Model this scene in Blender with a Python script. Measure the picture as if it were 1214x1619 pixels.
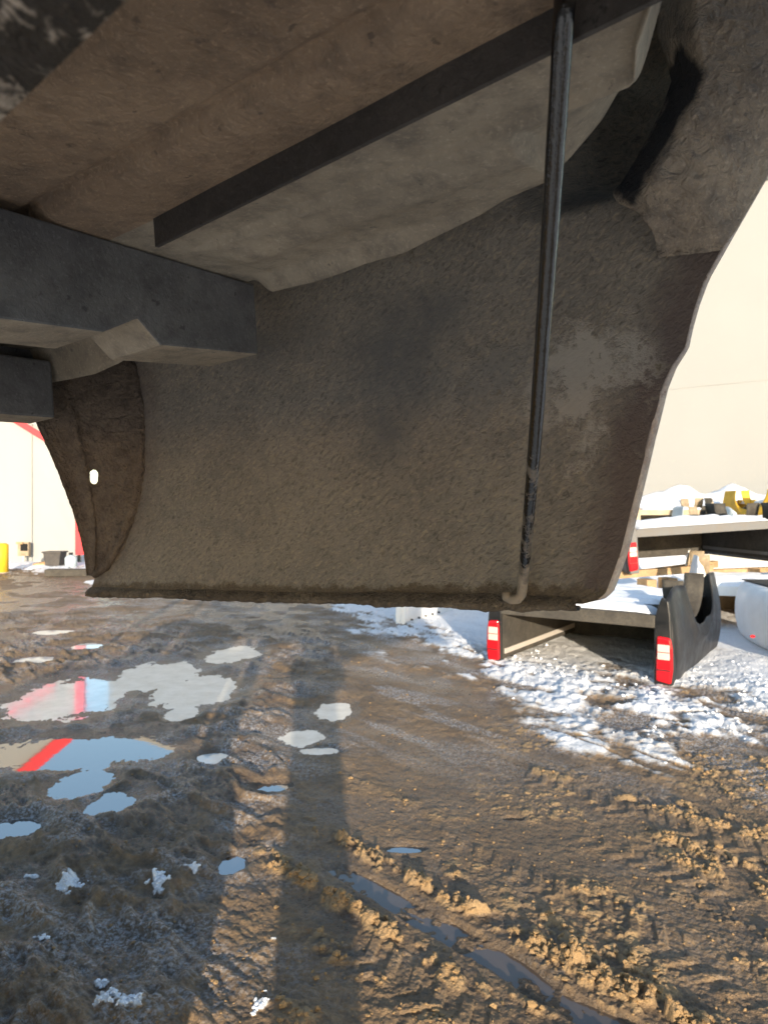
import bpy, bmesh, math, random
import numpy as np
from mathutils import Vector, Matrix

for o in list(bpy.data.objects):
    bpy.data.objects.remove(o)
random.seed(7)
RNG = np.random.RandomState(11)
C = bpy.context.scene.collection
scene = bpy.context.scene

# ------------------------------------------------------------------ camera
CAMZ = 1.55
F, CX, CY = 1122.0, 607.0, 805.0
cam_d = bpy.data.cameras.new('camera')
cam = bpy.data.objects.new('camera', cam_d)
C.objects.link(cam)
cam.location = (0, 0, CAMZ)
cam.rotation_euler = (math.radians(90), 0, 0)
cam_d.sensor_fit = 'VERTICAL'
cam_d.sensor_height = 36.0
cam_d.sensor_width = 27.0
cam_d.lens = F / 1619.0 * 36.0
cam_d.shift_y = (CY - 809.5) / 1619.0 * -1 * -1
cam_d.clip_start = 0.02
cam_d.clip_end = 2000
cam_d.dof.use_dof = True
cam_d.dof.focus_distance = 0.92
cam_d.dof.aperture_fstop = 13.0
scene.camera = cam

# ------------------------------------------------------------------ light
SUN_EL = math.radians(10.5)
SUN_AZ = math.radians(5.5)            # light travels towards +Y, drifting to -X
dirv = Vector((-math.sin(SUN_AZ) * math.cos(SUN_EL), math.cos(SUN_AZ) * math.cos(SUN_EL), -math.sin(SUN_EL)))
world = bpy.data.worlds.new('World')
scene.world = world
world.use_nodes = True
wn = world.node_tree
sky = wn.nodes.new('ShaderNodeTexSky')
sky.sky_type = 'NISHITA'
sky.sun_disc = False
sky.sun_elevation = SUN_EL
sky.sun_rotation = math.pi - SUN_AZ
sky.air_density = 1.0
sky.dust_density = 0.6
sky.ozone_density = 1.2
bg = wn.nodes['Background']
bg.inputs['Strength'].default_value = 0.15
wn.links.new(sky.outputs[0], bg.inputs[0])
sun_d = bpy.data.lights.new('sun', 'SUN')
sun_d.energy = 3.4
sun_d.angle = math.radians(0.55)
sun_d.color = (1.0, 0.86, 0.67)
sun = bpy.data.objects.new('sun', sun_d)
sun.rotation_euler = dirv.to_track_quat('-Z', 'Y').to_euler()
sun.location = (2, -8, 6)
C.objects.link(sun)

scene.view_settings.view_transform = 'Standard'
scene.view_settings.look = 'None'
scene.view_settings.gamma = 1.0
scene.view_settings.use_curve_mapping = False
scene.view_settings.exposure = 1.30
scene.render.engine = 'CYCLES'
scene.cycles.max_bounces = 8
scene.cycles.diffuse_bounces = 5

# ------------------------------------------------------------------ helpers
def mesh(name, verts, faces, mat, parent=None, smooth=False, mats=None, fm=None):
    me = bpy.data.meshes.new(name)
    if parent is not None and parent.get('_world'):
        off = parent.location
        verts = [(v[0] - off.x, v[1] - off.y, v[2] - off.z) for v in verts]
    me.from_pydata([tuple(v) for v in verts], [], faces)
    me.validate()
    o = bpy.data.objects.new(name, me)
    for m in (mats or [mat]):
        me.materials.append(m)
    if fm:
        for p, i in zip(me.polygons, fm):
            p.material_index = i
    if smooth:
        for p in me.polygons:
            p.use_smooth = True
    C.objects.link(o)
    if parent is not None:
        o.parent = parent
    return o

def tag(o, label=None, cat=None, group=None, kind=None):
    if label: o['label'] = label
    if cat: o['category'] = cat
    if group: o['group'] = group
    if kind: o['kind'] = kind
    return o

def empty(name, loc=(0, 0, 0), rot=(0, 0, 0), world_coords=False):
    e = bpy.data.objects.new(name, None)
    e.location = loc
    e.rotation_euler = rot
    e.empty_display_size = 0.1
    if world_coords:
        e['_world'] = 1
    C.objects.link(e)
    return e

def solidify(o, t, offset=0.0, matoff=0):
    m = o.modifiers.new('solid', 'SOLIDIFY')
    m.thickness = t
    m.offset = offset
    m.material_offset = matoff
    m.material_offset_rim = matoff
    return o

def bevel(o, w, seg=2):
    m = o.modifiers.new('bevel', 'BEVEL')
    m.width = w
    m.segments = seg
    m.limit_method = 'ANGLE'
    m.angle_limit = math.radians(35)
    m.harden_normals = False
    return o

def grid_faces(nr, nc, closed=False):
    fs = []
    for r in range(nr - 1):
        for c in range(nc - 1 + (1 if closed else 0)):
            c2 = (c + 1) % nc
            fs.append((r * nc + c, r * nc + c2, (r + 1) * nc + c2, (r + 1) * nc + c))
    return fs

def sheet(name, rows, mat, parent=None, smooth=True, mats=None):
    nr, nc = len(rows), len(rows[0])
    vs = [p for r in rows for p in r]
    return mesh(name, vs, grid_faces(nr, nc), mat, parent, smooth, mats)

def attr_set(o, name, vals):
    at = o.data.attributes.new(name, 'FLOAT', 'POINT')
    at.data.foreach_set('value', np.asarray(vals, np.float32).ravel())

def box_vf(c, s, ax=None):
    ax = ax or (Vector((1, 0, 0)), Vector((0, 1, 0)), Vector((0, 0, 1)))
    c = Vector(c)
    vs = []
    for i in (-1, 1):
        for j in (-1, 1):
            for k in (-1, 1):
                vs.append(c + ax[0] * (i * s[0] / 2) + ax[1] * (j * s[1] / 2) + ax[2] * (k * s[2] / 2))
    fs = [(0, 1, 3, 2), (4, 6, 7, 5), (0, 4, 5, 1), (2, 3, 7, 6), (0, 2, 6, 4), (1, 5, 7, 3)]
    return vs, fs

def box(name, c, s, mat, parent=None, ax=None, bev=0.0):
    vs, fs = box_vf(c, s, ax)
    o = mesh(name, vs, fs, mat, parent)
    if bev: bevel(o, bev)
    return o

def prism(name, poly, ext, mat, parent=None, bev=0.0):
    """poly: list of 3-D points, ext: vector"""
    n = len(poly)
    ext = Vector(ext)
    vs = [Vector(p) for p in poly] + [Vector(p) + ext for p in poly]
    fs = [tuple(range(n))[::-1], tuple(range(n, 2 * n))]
    for i in range(n):
        j = (i + 1) % n
        fs.append((i, j, j + n, i + n))
    o = mesh(name, vs, fs, mat, parent)
    if bev: bevel(o, bev)
    return o

def tube(name, pts, rad, mat, parent=None, seg=12, wob=0.0):
    pts = [Vector(p) for p in pts]
    if not isinstance(rad, (list, tuple)): rad = [rad] * len(pts)
    vs, rows = [], []
    prev = None
    for i, p in enumerate(pts):
        d = (pts[min(i + 1, len(pts) - 1)] - pts[max(i - 1, 0)]).normalized()
        ref = prev if prev is not None else (Vector((0, 0, 1)) if abs(d.z) < .9 else Vector((1, 0, 0)))
        u = (ref - d * ref.dot(d)).normalized()
        prev = u
        v = d.cross(u)
        for k in range(seg):
            t = 2 * math.pi * k / seg
            r = rad[i] * (1 + random.uniform(-wob, wob))
            vs.append(p + u * (r * math.cos(t)) + v * (r * math.sin(t)))
    fs = grid_faces(len(pts), seg, True)
    fs.append(tuple(range(seg))[::-1])
    fs.append(tuple(range((len(pts) - 1) * seg, len(pts) * seg)))
    return mesh(name, vs, fs, mat, parent, True)

def disc(name, c, nrm, r, t, mat, parent=None, seg=14, sx=1.0, xdir=None):
    c = Vector(c); nrm = Vector(nrm).normalized()
    u = Vector(xdir) if xdir is not None else (Vector((0, 0, 1)) if abs(nrm.z) < .9 else Vector((1, 0, 0)))
    u = (u - nrm * u.dot(nrm)).normalized(); v = nrm.cross(u)
    poly = [c + u * (r * sx * math.cos(2 * math.pi * k / seg)) + v * (r * math.sin(2 * math.pi * k / seg)) for k in range(seg)]
    return prism(name, poly, nrm * t, mat, parent)

# pixel helpers: a ray through the photograph, met with a chosen real plane
def ray(px, py):
    return Vector(((px - CX) / F, 1.0, (CY - py) / F))
CAM = Vector((0, 0, CAMZ))
L = Vector((-1587, 1122, -102)).normalized()       # along the lifted bed, away to the left
T = Vector((790, 1122, 50)); T = (T - L * T.dot(L)).normalized()   # across the bed, away to the right
U = T.cross(L)
if U.z < 0: U = -U
def bed(a, b, c):
    return CAM + L * a + T * b + U * c
def on(px, py, n, v):
    r = ray(px, py)
    return r * (v / r.dot(n))
def abc(p):
    return (p.dot(L), p.dot(T), p.dot(U))
def ground_xy(px, py, z=0.03):
    d = (CAMZ - z) * F / (py - CY)
    return ((px - CX) / F * d, d)
def gp(px, py):
    x, y = ground_xy(px, py)
    return Vector((x, y, 0.03))

def bedv(a, b, c):
    a, b, c = np.broadcast_arrays(np.asarray(a, float), np.asarray(b, float), np.asarray(c, float))
    return np.array(CAM) + a[..., None] * np.array(L) + b[..., None] * np.array(T) + c[..., None] * np.array(U)

# numpy noise
TAB = RNG.rand(256, 256)
def vn(x, y, seed=0):
    x = np.asarray(x, float) + seed * 17.31; y = np.asarray(y, float) + seed * 9.17
    xi = np.floor(x).astype(int); yi = np.floor(y).astype(int)
    fx = x - xi; fy = y - yi
    fx = fx * fx * (3 - 2 * fx); fy = fy * fy * (3 - 2 * fy)
    a = TAB[xi & 255, yi & 255]; b = TAB[(xi + 1) & 255, yi & 255]
    c = TAB[xi & 255, (yi + 1) & 255]; d = TAB[(xi + 1) & 255, (yi + 1) & 255]
    return (a * (1 - fx) + b * fx) * (1 - fy) + (c * (1 - fx) + d * fx) * fy
def fbm(x, y, oct=4, seed=0, gain=.5):
    s = 0; amp = 1; tot = 0
    for i in range(oct):
        s = s + amp * vn(x * 2 ** i, y * 2 ** i, seed + i)
        tot += amp; amp *= gain
    return s / tot
CELLX = RNG.rand(256, 256); CELLY = RNG.rand(256, 256); CELLR = RNG.rand(256, 256)
def cells(x, y, seed=0):
    """distance to nearest jittered cell centre and that cell's random value"""
    x = np.asarray(x, float) + seed * 13.7; y = np.asarray(y, float) + seed * 7.9
    xi = np.floor(x).astype(int); yi = np.floor(y).astype(int)
    best = np.full(x.shape, 9.0); val = np.zeros(x.shape)
    for i in (-1, 0, 1):
        for j in (-1, 0, 1):
            cx = xi + i; cy = yi + j
            d = np.hypot(cx + CELLX[cx & 255, cy & 255] - x, cy + CELLY[cx & 255, cy & 255] - y)
            m = d < best
            best = np.where(m, d, best); val = np.where(m, CELLR[cx & 255, cy & 255], val)
    return best, val
def sstep(a, b, x):
    t = np.clip((x - a) / (b - a), 0, 1)
    return t * t * (3 - 2 * t)

# ------------------------------------------------------------------ materials
class NT:
    def __init__(s, name):
        s.m = bpy.data.materials.new(name); s.m.use_nodes = True
        s.t = s.m.node_tree; s.b = s.t.nodes['Principled BSDF']
        s.co = s.n('ShaderNodeTexCoord').outputs['Object']
    def n(s, ty, **kw):
        nd = s.t.nodes.new(ty)
        for k, v in kw.items():
            if k.startswith('i_'):
                nd.inputs[k[2:].replace('_', ' ')].default_value = v
            else:
                setattr(nd, k, v)
        return nd
    def l(s, a, b): s.t.links.new(a, b)
    def map(s, scale, rot=(0, 0, 0)):
        mp = s.n('ShaderNodeMapping'); s.l(s.co, mp.inputs[0])
        mp.inputs['Scale'].default_value = scale; mp.inputs['Rotation'].default_value = rot
        return mp.outputs[0]
    def noise(s, scale, detail=6, rough=.55, dist=0, vec=None):
        nd = s.n('ShaderNodeTexNoise', i_Scale=scale, i_Detail=min(detail, 6), i_Roughness=rough, i_Distortion=dist)
        s.l(vec or s.co, nd.inputs['Vector']); return nd.outputs[0]
    def vor(s, scale, feature='F1', vec=None):
        nd = s.n('ShaderNodeTexVoronoi', i_Scale=scale, feature=feature)
        s.l(vec or s.co, nd.inputs['Vector']); return nd.outputs[0]
    def ramp(s, fac, stops):
        r = s.n('ShaderNodeValToRGB'); s.l(fac, r.inputs[0])
        e = r.color_ramp.elements
        while len(e) < len(stops): e.new(.5)
        for el, (p, c) in zip(e, stops):
            el.position = p
            el.color = (c, c, c, 1) if not hasattr(c, '__len__') else (*c, 1)
        return r.outputs[0]
    def attr(s, name):
        a = s.n('ShaderNodeAttribute'); a.attribute_name = name; return a.outputs['Fac']
    def mix(s, fac, a, b):
        m = s.n('ShaderNodeMix'); m.data_type = 'RGBA'
        for i, v in ((0, fac), (6, a), (7, b)):
            if hasattr(v, 'is_linked') or hasattr(v, 'links'): s.l(v, m.inputs[i])
            elif i == 0: m.inputs[0].default_value = v
            else: m.inputs[i].default_value = (*v, 1)
        return m.outputs[2]
    def math(s, op, a, b=0.0, clamp=False):
        m = s.n('ShaderNodeMath'); m.operation = op; m.use_clamp = clamp
        for i, v in enumerate((a, b)):
            if hasattr(v, 'links'): s.l(v, m.inputs[i])
            else: m.inputs[i].default_value = v
        return m.outputs[0]
    def bump(s, h, strength=.5, dist=.01, nrm=None):
        b = s.n('ShaderNodeBump'); b.inputs['Strength'].default_value = strength
        b.inputs['Distance'].default_value = dist
        s.l(h, b.inputs['Height'])
        if nrm is not None: s.l(nrm, b.inputs['Normal'])
        s.l(b.outputs[0], s.b.inputs['Normal']); return b.outputs[0]
    def set(s, color=None, rough=None, metal=None, spec=None, coat=None):
        for k, v in (('Base Color', color), ('Roughness', rough), ('Metallic', metal), ('Specular IOR Level', spec), ('Coat Weight', coat)):
            if v is None: continue
            if hasattr(v, 'links'): s.l(v, s.b.inputs[k])
            elif k == 'Base Color': s.b.inputs[k].default_value = (*v, 1)
            else: s.b.inputs[k].default_value = v
        return s.m

def m_paint(name, col, dirt=(.16, .11, .07), dirtamt=.5, rough=.35, sc=3.0):
    k = NT(name)
    n = k.noise(sc, 8, .65); n2 = k.noise(sc * 9, 5, .6)
    f = k.math('MULTIPLY', k.ramp(n, [(.42, 0), (.75, 1)]), dirtamt)
    c = k.mix(f, col, dirt)
    c = k.mix(k.ramp(n2, [(.55, 0), (.8, .5 * dirtamt)]), c, dirt)
    k.bump(k.noise(sc * 1.5, 3), .15, .02)
    return k.set(c, k.ramp(n, [(.3, rough), (.7, min(1, rough + .35))]), spec=.4)

def m_under(name, lo, hi, grit=90.0, bump=.6, dark=(.03, .03, .032), darkamt=.35, rough=.8, dist=.004):
    """dusty undercoated steel"""
    k = NT(name)
    n = k.noise(5, 8, .62); n2 = k.noise(38, 6, .65); n3 = k.noise(260, 3, .6)
    c = k.mix(k.ramp(n, [(.3, 0), (.7, 1)]), lo, hi)
    c = k.mix(k.math('MULTIPLY', k.ramp(n2, [(.45, 0), (.72, 1)]), darkamt), c, dark)
    c = k.mix(k.ramp(n3, [(.55, 0), (.74, .3)]), c, tuple(min(1, v * 1.7) for v in hi))
    st = k.noise(9, 4, .5, .8, k.map((1, 1, 1)))
    c = k.mix(k.ramp(st, [(.5, 0), (.8, .45)]), c, lo)
    v = k.math('ADD', k.noise(grit, 4, .6, .6), k.math('MULTIPLY', n2, .8))
    sp = k.noise(120, 4, .7)
    c = k.mix(k.math('MULTIPLY', k.ramp(sp, [(.60, 0), (.68, 1)]), k.ramp(n, [(.45, 0), (.6, .25)])), c, tuple(min(1, v * 1.3) for v in hi))
    c = k.mix(k.ramp(k.noise(75, 3, .6), [(.66, 0), (.72, .7)]), c, dark)
    k.bump(v, min(1.0, bump * 1.6), dist * 1.5)
    return k.set(c, rough, spec=.3)

# side panel: stucco-like undercoat with scraped patches carried by mesh attributes
def m_panel():
    k = NT('panel_undercoat')
    n = k.noise(4.5, 8, .62); n2 = k.noise(30, 7, .7); n3 = k.noise(240, 3, .6)
    sm = k.noise(1.0, 5, .6, .3, k.map((11, 11, 30), (0, .5, .7)))
    c = k.mix(k.ramp(n, [(.3, 0), (.68, 1)]), (.182, .162, .137), (.275, .244, .20))
    c = k.mix(k.ramp(n2, [(.46, 0), (.7, .45)]), c, (.13, .118, .105))
    c = k.mix(k.ramp(n3, [(.56, 0), (.72, .45)]), c, (.33, .265, .18))
    c = k.mix(k.ramp(sm, [(.5, 0), (.75, .35)]), c, (.18, .172, .155))
    st = k.n('ShaderNodeAttribute'); st.attribute_name = 'pac'
    mp2 = k.n('ShaderNodeMapping'); k.l(st.outputs['Vector'], mp2.inputs[0]); mp2.inputs['Scale'].default_value = (120, 230, 1)
    grit = k.noise(1.0, 4, .62, .9, mp2.outputs[0])
    c = k.mix(k.ramp(grit, [(.52, 0), (.70, .6)]), c, (.40, .325, .225))
    c = k.mix(k.ramp(grit, [(.32, .65), (.46, 0)]), c, (.075, .062, .052))
    # attributes with noisy edges
    def edge(at, w=.5):
        v = k.math('ADD', k.attr(at), k.math('MULTIPLY', k.math('SUBTRACT', k.noise(34, 5, .8), .5), 2.6))
        v = k.math('ADD', v, k.math('MULTIPLY', k.math('SUBTRACT', n, .5), 1.2))
        return k.ramp(v, [(.5 - .16, 0), (.5 + .20, 1)])
    blue = k.ramp(k.math('ADD', k.attr('blue'), k.math('MULTIPLY', k.math('SUBTRACT', n2, .5), .7)), [(.25, 0), (.9, 1)])
    c = k.mix(k.math('MULTIPLY', blue, .85), c, (.105, .105, .104))
    dk = edge('dark')
    c = k.mix(k.math('MULTIPLY', dk, .32), c, (.115, .11, .108))
    rust = k.ramp(k.math('ADD', k.attr('rust'), k.math('MULTIPLY', k.math('SUBTRACT', n2, .5), .8)), [(.2, 0), (.9, 1)])
    c = k.mix(k.math('MULTIPLY', rust, .85), c, (.11, .082, .072))
    pl = edge('pale')
    c = k.mix(k.math('MULTIPLY', pl, .8), c, (.38, .34, .285))
    mud = edge('mud')
    c = k.mix(mud, c, k.mix(n3, (.06, .045, .034), (.19, .15, .1)))
    hgt = k.math('ADD', grit, k.math('MULTIPLY', k.noise(210, 2, .6), .35))
    flat = k.math('SUBTRACT', 1.0, k.math('MULTIPLY', k.math('MAXIMUM', pl, k.math('MAXIMUM', dk, k.math('MULTIPLY', blue, .75))), .75))
    hgt = k.math('MULTIPLY', hgt, flat)
    hgt = k.math('ADD', hgt, k.math('MULTIPLY', mud, k.noise(120, 4, .7)))
    k.bump(hgt, .75, .0035)
    return k.set(c, .78, spec=.3)
M = {}
M['panel'] = m_panel()
M['floor_under'] = m_under('floor_underside', (.21, .15, .105), (.37, .27, .185), 60, .45, (.10, .078, .065), .6)
M['floor_lip'] = m_under('floor_lip_dust', (.24, .205, .16), (.38, .325, .25), 40, .4, (.12, .108, .098), .7, dist=.003)
M['sill'] = m_under('sill_black', (.085, .086, .092), (.165, .165, .168), 150, .3, (.04, .04, .043), .6, .55, .002)
M['rail'] = m_under('rail_dark', (.04, .037, .037), (.085, .076, .07), 120, .3, (.02, .02, .02), .5, .6, .002)
M['flange'] = m_under('flange_rust', (.085, .066, .054), (.19, .145, .108), 85, 1.0, (.045, .036, .03), .7, .85, .008)
M['liner'] = m_under('wheelhouse_mud', (.2, .165, .13), (.40, .33, .25), 75, .9, (.10, .092, .09), .8, .85, .007)
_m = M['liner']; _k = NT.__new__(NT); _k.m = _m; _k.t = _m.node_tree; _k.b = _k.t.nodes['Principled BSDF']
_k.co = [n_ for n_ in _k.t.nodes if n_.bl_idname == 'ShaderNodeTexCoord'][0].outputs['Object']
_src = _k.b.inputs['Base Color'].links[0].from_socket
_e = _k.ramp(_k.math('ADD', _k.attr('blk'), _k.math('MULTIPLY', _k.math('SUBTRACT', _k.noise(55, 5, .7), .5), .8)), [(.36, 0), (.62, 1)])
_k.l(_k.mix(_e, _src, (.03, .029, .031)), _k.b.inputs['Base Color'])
M['black'] = m_under('black_coat', (.012, .012, .014), (.028, .028, .03), 140, .3, (.008, .008, .008), .5, .5, .002)
M['lip'] = m_under('opening_lip', (.40, .34, .30), (.62, .54, .48), 160, .6, (.18, .12, .1), .6, .7, .003)
k = NT('fork_caked')
n = k.noise(22, 6, .7); n2 = k.noise(90, 4, .65, .5, k.map((1, .45, 1)))
c = k.mix(k.ramp(n2, [(.50, 0), (.60, 1)]), (.03, .024, .019), (.50, .42, .34))
c = k.mix(k.ramp(n, [(.32, 0), (.46, 1)]), (.035, .028, .022), c)
k.bump(k.math('ADD', n2, n), 1.0, .01)
M['fork'] = k.set(c, .6, spec=.4)
k = NT('rod_paint')
n = k.noise(45, 6, .7, 0, k.map((1, 1, .35)))
gr = k.n('ShaderNodeSeparateXYZ'); k.l(k.co, gr.inputs[0])
low = k.ramp(k.math('ADD', k.math('MULTIPLY', gr.outputs[2], 1.0), k.math('MULTIPLY', k.math('SUBTRACT', n, .5), .55)), [(.02, 1), (.11, 0)])
k.bump(k.noise(150, 4, .6), .4, .002)
M['rod'] = k.set(k.mix(low, (.007, .007, .008), (.27, .22, .165)), k.ramp(low, [(0, .20), (1, .85)]), spec=.9)
k = NT('hole_dark'); M['hole'] = k.set((.004, .004, .004), .9)
k = NT('sky_gap'); M['gap_sky'] = k.set((.5, .52, .56), .3, .8)

# ------------------------------------------------------------------ ground
def ell(X, Y, px, py, rx, ry, ang=0.0):
    """normalised distance to a puddle-shaped ellipse given where it shows"""
    x0, y0 = ground_xy(px, py, 0)
    sx = rx / F * y0
    sy = ry * y0 * y0 / (F * CAMZ)
    dx = X - x0; dy = Y - y0
    if ang:
        ca, sa = math.cos(ang), math.sin(ang)
        dx, dy = dx * ca + dy * sa, -dx * sa + dy * ca
    return np.sqrt((dx / sx) ** 2 + (dy / sy) ** 2)

PUD = [(105, 1103, 92, 33), (250, 1068, 62, 22), (310, 1092, 60, 24), (290, 1128, 24, 12), (368, 1034, 40, 12), (530, 1124, 27, 15),
       (480, 1166, 40, 14), (505, 1188, 30, 7), (120, 1187, 128, 27), (20, 1196, 60, 16), (130, 1240, 46, 20), (180, 1268, 38, 18),
       (15, 1312, 40, 16), (366, 1370, 20, 14), (335, 1198, 26, 9), (430, 1245, 24, 7), (640, 1345, 26, 7), (812, 1298, 12, 3),
       (135, 1022, 24, 5), (58, 1043, 26, 5), (80, 1000, 30, 4)]

def height_fields(X, Y):
    m = X * .68 - Y * .73
    n = X * .73 + Y * .68
    # wandering track frame
    n = n + .10 * (fbm(m * .8 + 5, n * .4, 2, 3) - .5)
    wx = X + .12 * (fbm(X * 3, Y * 3, 3, 21) - .5); wy = Y + .12 * (fbm(X * 3, Y * 3, 3, 22) - .5)
    z = .022 + .022 * (fbm(X * .55, Y * .55, 3, 1) - .5) + .026 * (fbm(m * .7, n * 2.6, 4, 2) - .5)
    # fine relief
    left = sstep(-.1, -.85, X)                     # churned, softer mud on the left
    fine = fbm(wx * 14, wy * 14, 5, 4, .6) - .5
    z = z + .012 * fine + .008 * (fbm(m * 30, n * 60, 3, 19, .6) - .5) + .007 * (fbm(X * 70, Y * 70, 3, 27, .7) - .5)
    # lugged ridges in the churned part
    r = 1 - np.abs(2 * fbm(m * 2.2, n * 5.0, 4, 7) - 1)
    z = z + left * (.030 * (sstep(.72, 1.0, r)) + .046 * (fbm(wx * 4, wy * 4, 4, 8) - .5) + .050 * (fbm(m * 7, n * 17, 5, 18, .6) - .5)) * sstep(12, 7, Y)
    # tyre lugs pressed into the wet strips between the ridges
    lug = np.zeros_like(X)
    for n0, w, m0, m1, ph in [(3.36, .13, -2.9, -.6, 0), (2.42, .14, -2.6, -.5, 1.3), (1.62, .12, -2.4, -.4, 2.1), (2.95, .10, -2.0, -.5, .6), (4.4, .14, -3.6, -1.2, .4)]:
        q = np.clip(1 - np.abs(n - n0) / w, 0, 1)
        bar = np.sin(2 * np.pi * (m / .105 + np.abs(n - n0) * 6.0) + ph)
        lug = lug + sstep(0, .25, q) * sstep(m0, m0 + .5, m) * sstep(m1, m1 - .4, m) * sstep(.1, .6, bar) * sstep(.40, .58, fbm(X * 3.5, Y * 3.5, 3, 28))
    z = z + .010 * lug
    # kicked-up lines of clods beside the ruts
    clod = np.zeros_like(X)
    for n0, w, m0, m1, h in [(1.775, .05, -2.7, -.6, .075), (2.105, .05, -2.75, -.5, .10), (2.25, .07, -2.3, -.6, .045), (1.55, .07, -2.2, -.5, .05), (1.3, .08, -2.0, -.5, .045),
                             (3.52, .06, -2.6, -1.0, .065), (3.64, .05, -2.4, -.9, .05), (3.2, .07, -1.7, -.5, .075), (3.05, .06, -1.5, -.4, .06),
                             (2.76, .06, -1.35, -.4, .06), (2.55, .06, -1.1, -.3, .05), (3.9, .06, -2.3, -.7, .03), (2.62, .05, -3.3, -2.4, .04)]:
        g = np.exp(-((n - n0 - .07 * (fbm(m * 2.3, n * 0 + n0, 3, 9) - .5)) / w) ** 2) * sstep(m0 - .2, m0 + .25, m) * sstep(m1 + .15, m1 - .1, m)
        clod = clod + g * h * (.60 if n0 in (1.775, 2.105) else .30 if n0 in (2.25, 1.55, 1.3, 2.55, 3.9, 2.62) else .45)
    wx2 = wx + .035 * (fbm(X * 22, Y * 22, 3, 23) - .5); wy2 = wy + .035 * (fbm(X * 22, Y * 22, 3, 24) - .5)
    d1, v1 = cells(wx2 * 15, wy2 * 15, 1)
    d2, v2 = cells(wx2 * 40, wy2 * 40, 2)
    lump = np.sqrt(np.clip(1 - (d1 / .68) ** 2, 0, 1)) * v1 + .45 * np.sqrt(np.clip(1 - (d2 / .62) ** 2, 0, 1)) * v2 + .5 * (fbm(X * 60, Y * 60, 3, 25) - .5)
    cz = .78 * clod * np.clip(.1 + 1.15 * np.minimum(lump, .95) - .9 * sstep(.52, .40, fbm(wx * 6, wy * 6, 3, 26)), 0, 2)
    # scattered crumbs over the whole yard
    sp = sstep(.5, .72, fbm(wx * 1.7, wy * 2.1, 4, 12)) * (1 - .6 * left)
    crumb = sp * (.009 * np.sqrt(np.clip(1 - (d2 / .5) ** 2, 0, 1)) * (v2 > .45) + .015 * np.sqrt(np.clip(1 - (d1 / .5) ** 2, 0, 1)) * (v1 > .72))
    crumb = crumb * sstep(14, 8, Y) * .6 * sstep(-.2, .9, X + (3.2 - Y) * .3)
    z = z + cz + crumb
    dry = np.clip(cz / .018 + crumb / .006, 0, 1)
    # rut that holds water
    rut = np.exp(-((n - 1.945 - .05 * (fbm(m * 3.1, m * 0 + 4., 3, 77) - .5)) / (.035 + .06 * fbm(m * 2.6, m * 0, 3, 78))) ** 4) * sstep(-2.6, -2.2, m)
    # puddles
    pud = np.zeros_like(X); nearp = np.zeros_like(X); ddm = np.full(X.shape, 9.0)
    edge = .55 * (fbm(wx * 4.5, wy * 3.0, 5, 15, .6) - .5) * 2
    for p in PUD:
        dd = ell(X, Y, *p)
        ddm = np.minimum(ddm, dd + edge * .35)
        nearp = np.maximum(nearp, sstep(2.0, 1.15, dd + edge * .5))
        pud = np.maximum(pud, sstep(1.22, .92, dd + edge * .7))
    rw = np.clip(rut + edge * .55, 0, 1) * (rut > .12)
    zp = np.clip(.030 * (ddm - 1.02), -.03, .022) + .030 * (fbm(wx * 5, wy * 4, 5, 16, .62) - .5) + .010 * (fbm(X * 40, Y * 40, 3, 20) - .5)
    z = z * (1 - nearp) + zp * nearp
    dry = dry * (1 - nearp)
    zr = -.005 + .075 * (fbm(wx * 9, wy * 9, 4, 79, .6) - .5) + .014 * (fbm(X * 45, Y * 45, 3, 80) - .5)
    rk = sstep(.15, .8, rut)
    z = z * (1 - rk) + zr * rk
    dry = dry * (1 - .8 * rk)
    # snow
    gx = np.array([-40, -2.2, -.9, -.3, .7, 1.0, 1.4, 1.75, 2.25, 2.7, 4, 40])
    gy = np.array([21, 17, 12.5, 9.0, 7.3, 5.9, 5.2, 4.9, 4.55, 4.2, 3.9, 3.9])
    edge_y = np.interp(X, gx, gy)
    dist = (Y - edge_y)
    sn = .30 + dist / 3.2 + 3.0 * (fbm(wx * 2.2, wy * 1.6, 5, 17, .62) - .5) + 1.6 * (fbm(m * 1.2, n * 5.0, 4, 29) - .5)
    snow = sstep(-.35, .75, sn) * sstep(-2.1, -.5, dist)
    track = sstep(.90, .98, 1 - np.abs(2 * fbm(m * .9, n * 3.2, 3, 31) - 1))
    snow = snow * (1 - .75 * track * sstep(3.2, .8, dist))
    snow = np.maximum(snow, .9 * sstep(.62, .70, fbm(wx * 1.3, wy * .9, 4, 41)) * sstep(11, 15, Y))
    # small leftovers of snow in the shade on the left
    for (px, py, rx, ry) in [(115, 1408, 32, 24), (70, 1502, 18, 12), (45, 1395, 18, 6), (200, 1610, 60, 22), (160, 1570, 22, 7), (305, 1388, 20, 8), (255, 1405, 24, 20), (430, 1500, 10, 6), (415, 1600, 20, 20)]:
        dd = ell(X, Y, px, py, rx, ry)
        snow = np.maximum(snow, sstep(.58, .8, (1.6 - dd) * .62 * (dd < 1.6) + 1.1 * (fbm(wx * 30, wy * 30, 3, 33) - .5) * (dd < 1.6)))
    frost_sheen = (.75 * sstep(.42, .68, fbm(wx * 4, wy * 6, 4, 51)) * (.15 + .85 * left) + .8 * sstep(.50, .64, fbm(m * 1.3, n * 6.5, 4, 53)) * sstep(3.6, 5.2, Y) * (1 - left) + .7 * sstep(.44, .6, fbm(wx * 3, wy * 2.2, 4, 54)) * sstep(-2.2, -.4, dist) * (X > -1)) * sstep(15, 11.0, Y)  # frost; on the left its pale colour also lightens the shaded mud
    frost_sheen = np.clip(frost_sheen, 0, 1)
    snow = snow * (1 - pud) * (1 - sstep(.2, .6, rut))
    d3, v3 = cells(wx2 * 13, wy2 * 13, 5)
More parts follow.
